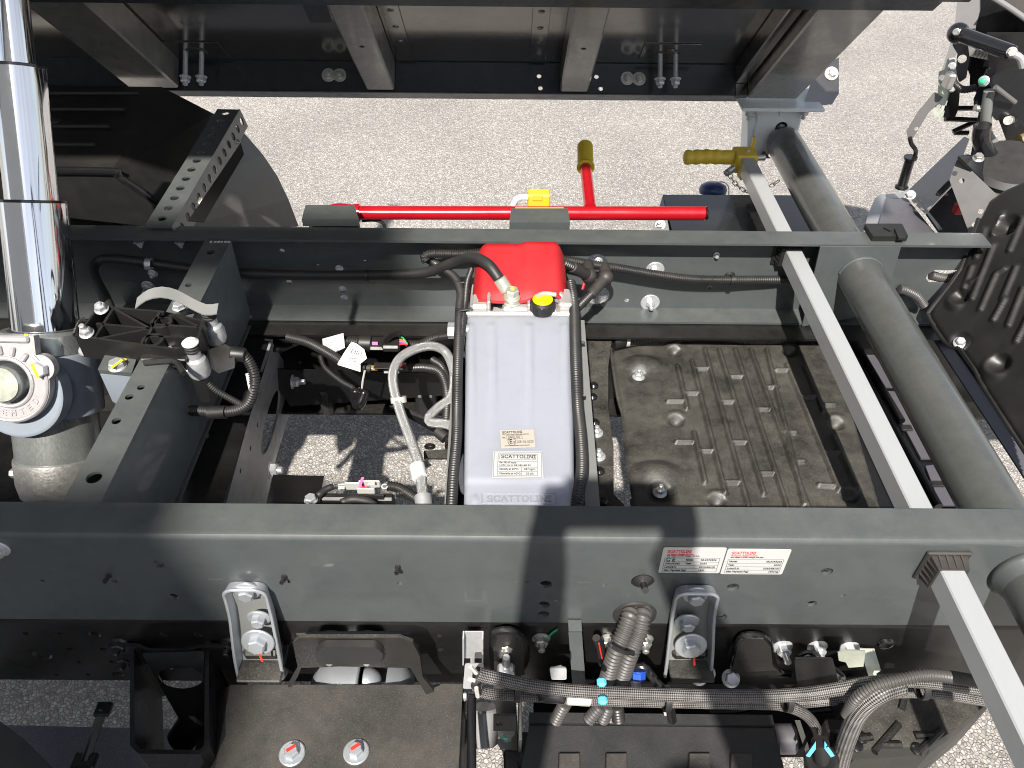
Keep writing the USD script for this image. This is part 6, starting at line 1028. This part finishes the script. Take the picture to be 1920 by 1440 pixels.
part(t, 'outer_panel', pplate([(1700, 362), (1808, 258), (1818, 262), (1800, 310), (1790, 345), (1735, 402), (1712, 380)], [1.2, 1.55, -.4], [-.55, -.6, .6], .01), 'fender_pale'); part(t, 'inner_panel', pplate([(1735, 402), (1790, 345), (1815, 370), (1818, 445), (1765, 445)], [1.2, 1.42, -.4], [-.4, -.8, .4], .008), 'chassis_clean'); part(t, 'slot_rim', T(tube([V(x, y, o=[1.2, 1.42, -.4], n=[-.4, -.8, .4]) for x, y in ((1758, 362), (1780, 340), (1783, 343), (1760, 366), (1758, 362))], .006, 8)), 'gloss_black'); part(t, 'red_catch', rbox(V(1796, 386, y=1.18), V(1801, 396, y=1.20), .002), 'red_plastic')
for a, b in (((1765, 203), (1838, 203)), ((1772, 223), (1835, 225)), ((1790, 249), (1815, 249)), ((1786, 247), (1832, 226))): part(t, 'stay_rod', T(tube(py(1.48, a, b), .007, 8)), 'chassis_clean')

# ================================================================== the person with the phone, whose shadow lies over the near rail
pe = thing('person', 'person in a dark blue jacket holding a phone up with both hands', 'person')
def limb(chain):                                                # tapered bones: hulls of spheres, joined
    out = m3.Manifold()
    for (p, r), (q, s) in zip(chain[:-1], chain[1:]):
        S = lambda c, k: m3.Manifold.sphere(k, 20).translate([float(x) for x in c])
        out = out + m3.Manifold.batch_hull([S(p, r), S(q, s)])
    return out
px_, py_ = .07, -1.30
Pn = lambda x, y, z: (px_+x, py_+y+.08*max(0, z), z)
body = limb([(Pn(0, 0, .03), .135), (Pn(0, .0, .22), .13), (Pn(0, .0, .40), .145), (Pn(0, .0, .47), .09), (Pn(0, .02, .585), .058), (Pn(0, .03, .65), .056)])
body = body + limb([(Pn(-.17, 0, .46), .068), (Pn(0, 0, .47), .09), (Pn(.17, 0, .46), .068)])
for s in (-1, 1):
    w = np.array([s*.085, CY-.035, CZ-.085]); body = body + limb([(Pn(s*.18, 0, .46), .066), (Pn(s*.25, .27, .36), .05), ((px_*.5+s*.16, CY-.20, .60), .042), (w, .029)])
    body = body + limb([(Pn(s*.09, 0, .02), .10), (Pn(s*.10, .03, -.42), .062), (Pn(s*.105, -.01, -.82), .042), (Pn(s*.105, -.02, -.87), .045)])
bm = tri(body.refine_to_length(.03)); trimesh.smoothing.filter_taubin(bm, iterations=8); part(pe, 'body', bm, 'cloth_blue', True)
hc_ = np.array(Pn(0, .05, .745)); hd3 = trimesh.creation.icosphere(4, 1.); hv = hd3.vertices * [.075, .095, .115]; hv[:, 2] -= .02*np.clip(hv[:, 1], 0, .1)*5; hv[:, 0] *= np.where(hv[:, 2] < -.03, 1+(hv[:, 2]+.03)*3.5, 1); hd3.vertices = hv+hc_
hman = join(hd3, hullpts([hc_+[0, .088, .02], hc_+[-.013, .09, -.02], hc_+[.013, .09, -.02], hc_+[0, .115, -.018]]), *[trimesh.creation.icosphere(2, 1.).apply_scale([.010, .022, .032]).apply_translation(hc_+[s*.076, -.005, 0]) for s in (-1, 1)])
hp_ = part(pe, 'head', hman, 'skin', True); part(hp_, 'eye', join(*[trimesh.creation.icosphere(2, .012).apply_translation(hc_+[s*.031, .083, .015]) for s in (-1, 1)]), 'tag_white', True); part(hp_, 'mouth', T(tube([hc_+[-.024, .083, -.058], hc_+[0, .089, -.06], hc_+[.024, .083, -.058]], .005, 8)), 'red_plastic')
hr = trimesh.creation.icosphere(4, 1.); q = hr.vertices*[.083, .103, .122]; keep = (q[hr.faces].mean(1)[:, 2] > -.03) & ((q[hr.faces].mean(1)[:, 1] < .055) | (q[hr.faces].mean(1)[:, 2] > .055)); hr = trimesh.Trimesh(q+hc_+[0, -.004, .004], hr.faces[keep], process=False); part(pe, 'hair', hr, 'hair_brown', True)
back = -F_
for s in (-1, 1):                                                # hands: palm, thumb and four bent fingers at the sides of the phone
    w = np.array([s*.085, CY-.035, CZ-.085]); side = R_*s; cpt = CAM+side*.088+back*.030
    hm_ = limb([(w, .027), (cpt-U_*.03, .024), (cpt+U_*.004, .020)])
    for k in range(4):
        b0 = cpt+U_*(.012-.017*k)+side*.004; L3 = (.026, .030, .028, .022)[k]; hm_ = hm_ + limb([(b0, .010), (b0-back*.006+side*.006+U_*.004, .0092), (b0-back*.008-side*L3*.55+U_*.004, .0085), (b0-back*.004-side*L3*1.0+U_*.004, .0075)])
    hm_ = hm_ + limb([(cpt-U_*.035+back*.012, .012), (cpt-U_*.02-side*.018+back*.022, .010), (cpt-U_*.004-side*.034+back*.020, .009)])
    h3 = tri(hm_.refine_to_length(.004)); trimesh.smoothing.filter_taubin(h3, iterations=6); part(pe, 'hand', h3, 'skin', True)
    ft = np.array(Pn(s*.105, .04, -.885)); part(pe, 'shoe', hullpts(np.vstack([trimesh.creation.icosphere(2, .045).vertices*[1, 1, .7]+ft+[0, -.07, -.002], trimesh.creation.icosphere(2, .042).vertices*[1, 1, .6]+ft+[0, .09, -.010]])), 'cloth_dark', True)
ph = thing('phone', 'dark slim phone held up between two hands', 'phone')
part(ph, 'case', obox(CAM+back*.026, R_, U_, F_, (.150, .074, .008), .0025), 'gloss_black'); part(ph, 'screen', obox(CAM+back*.0305, R_, U_, F_, (.142, .066, .0012), .0004), 'pane_dark')
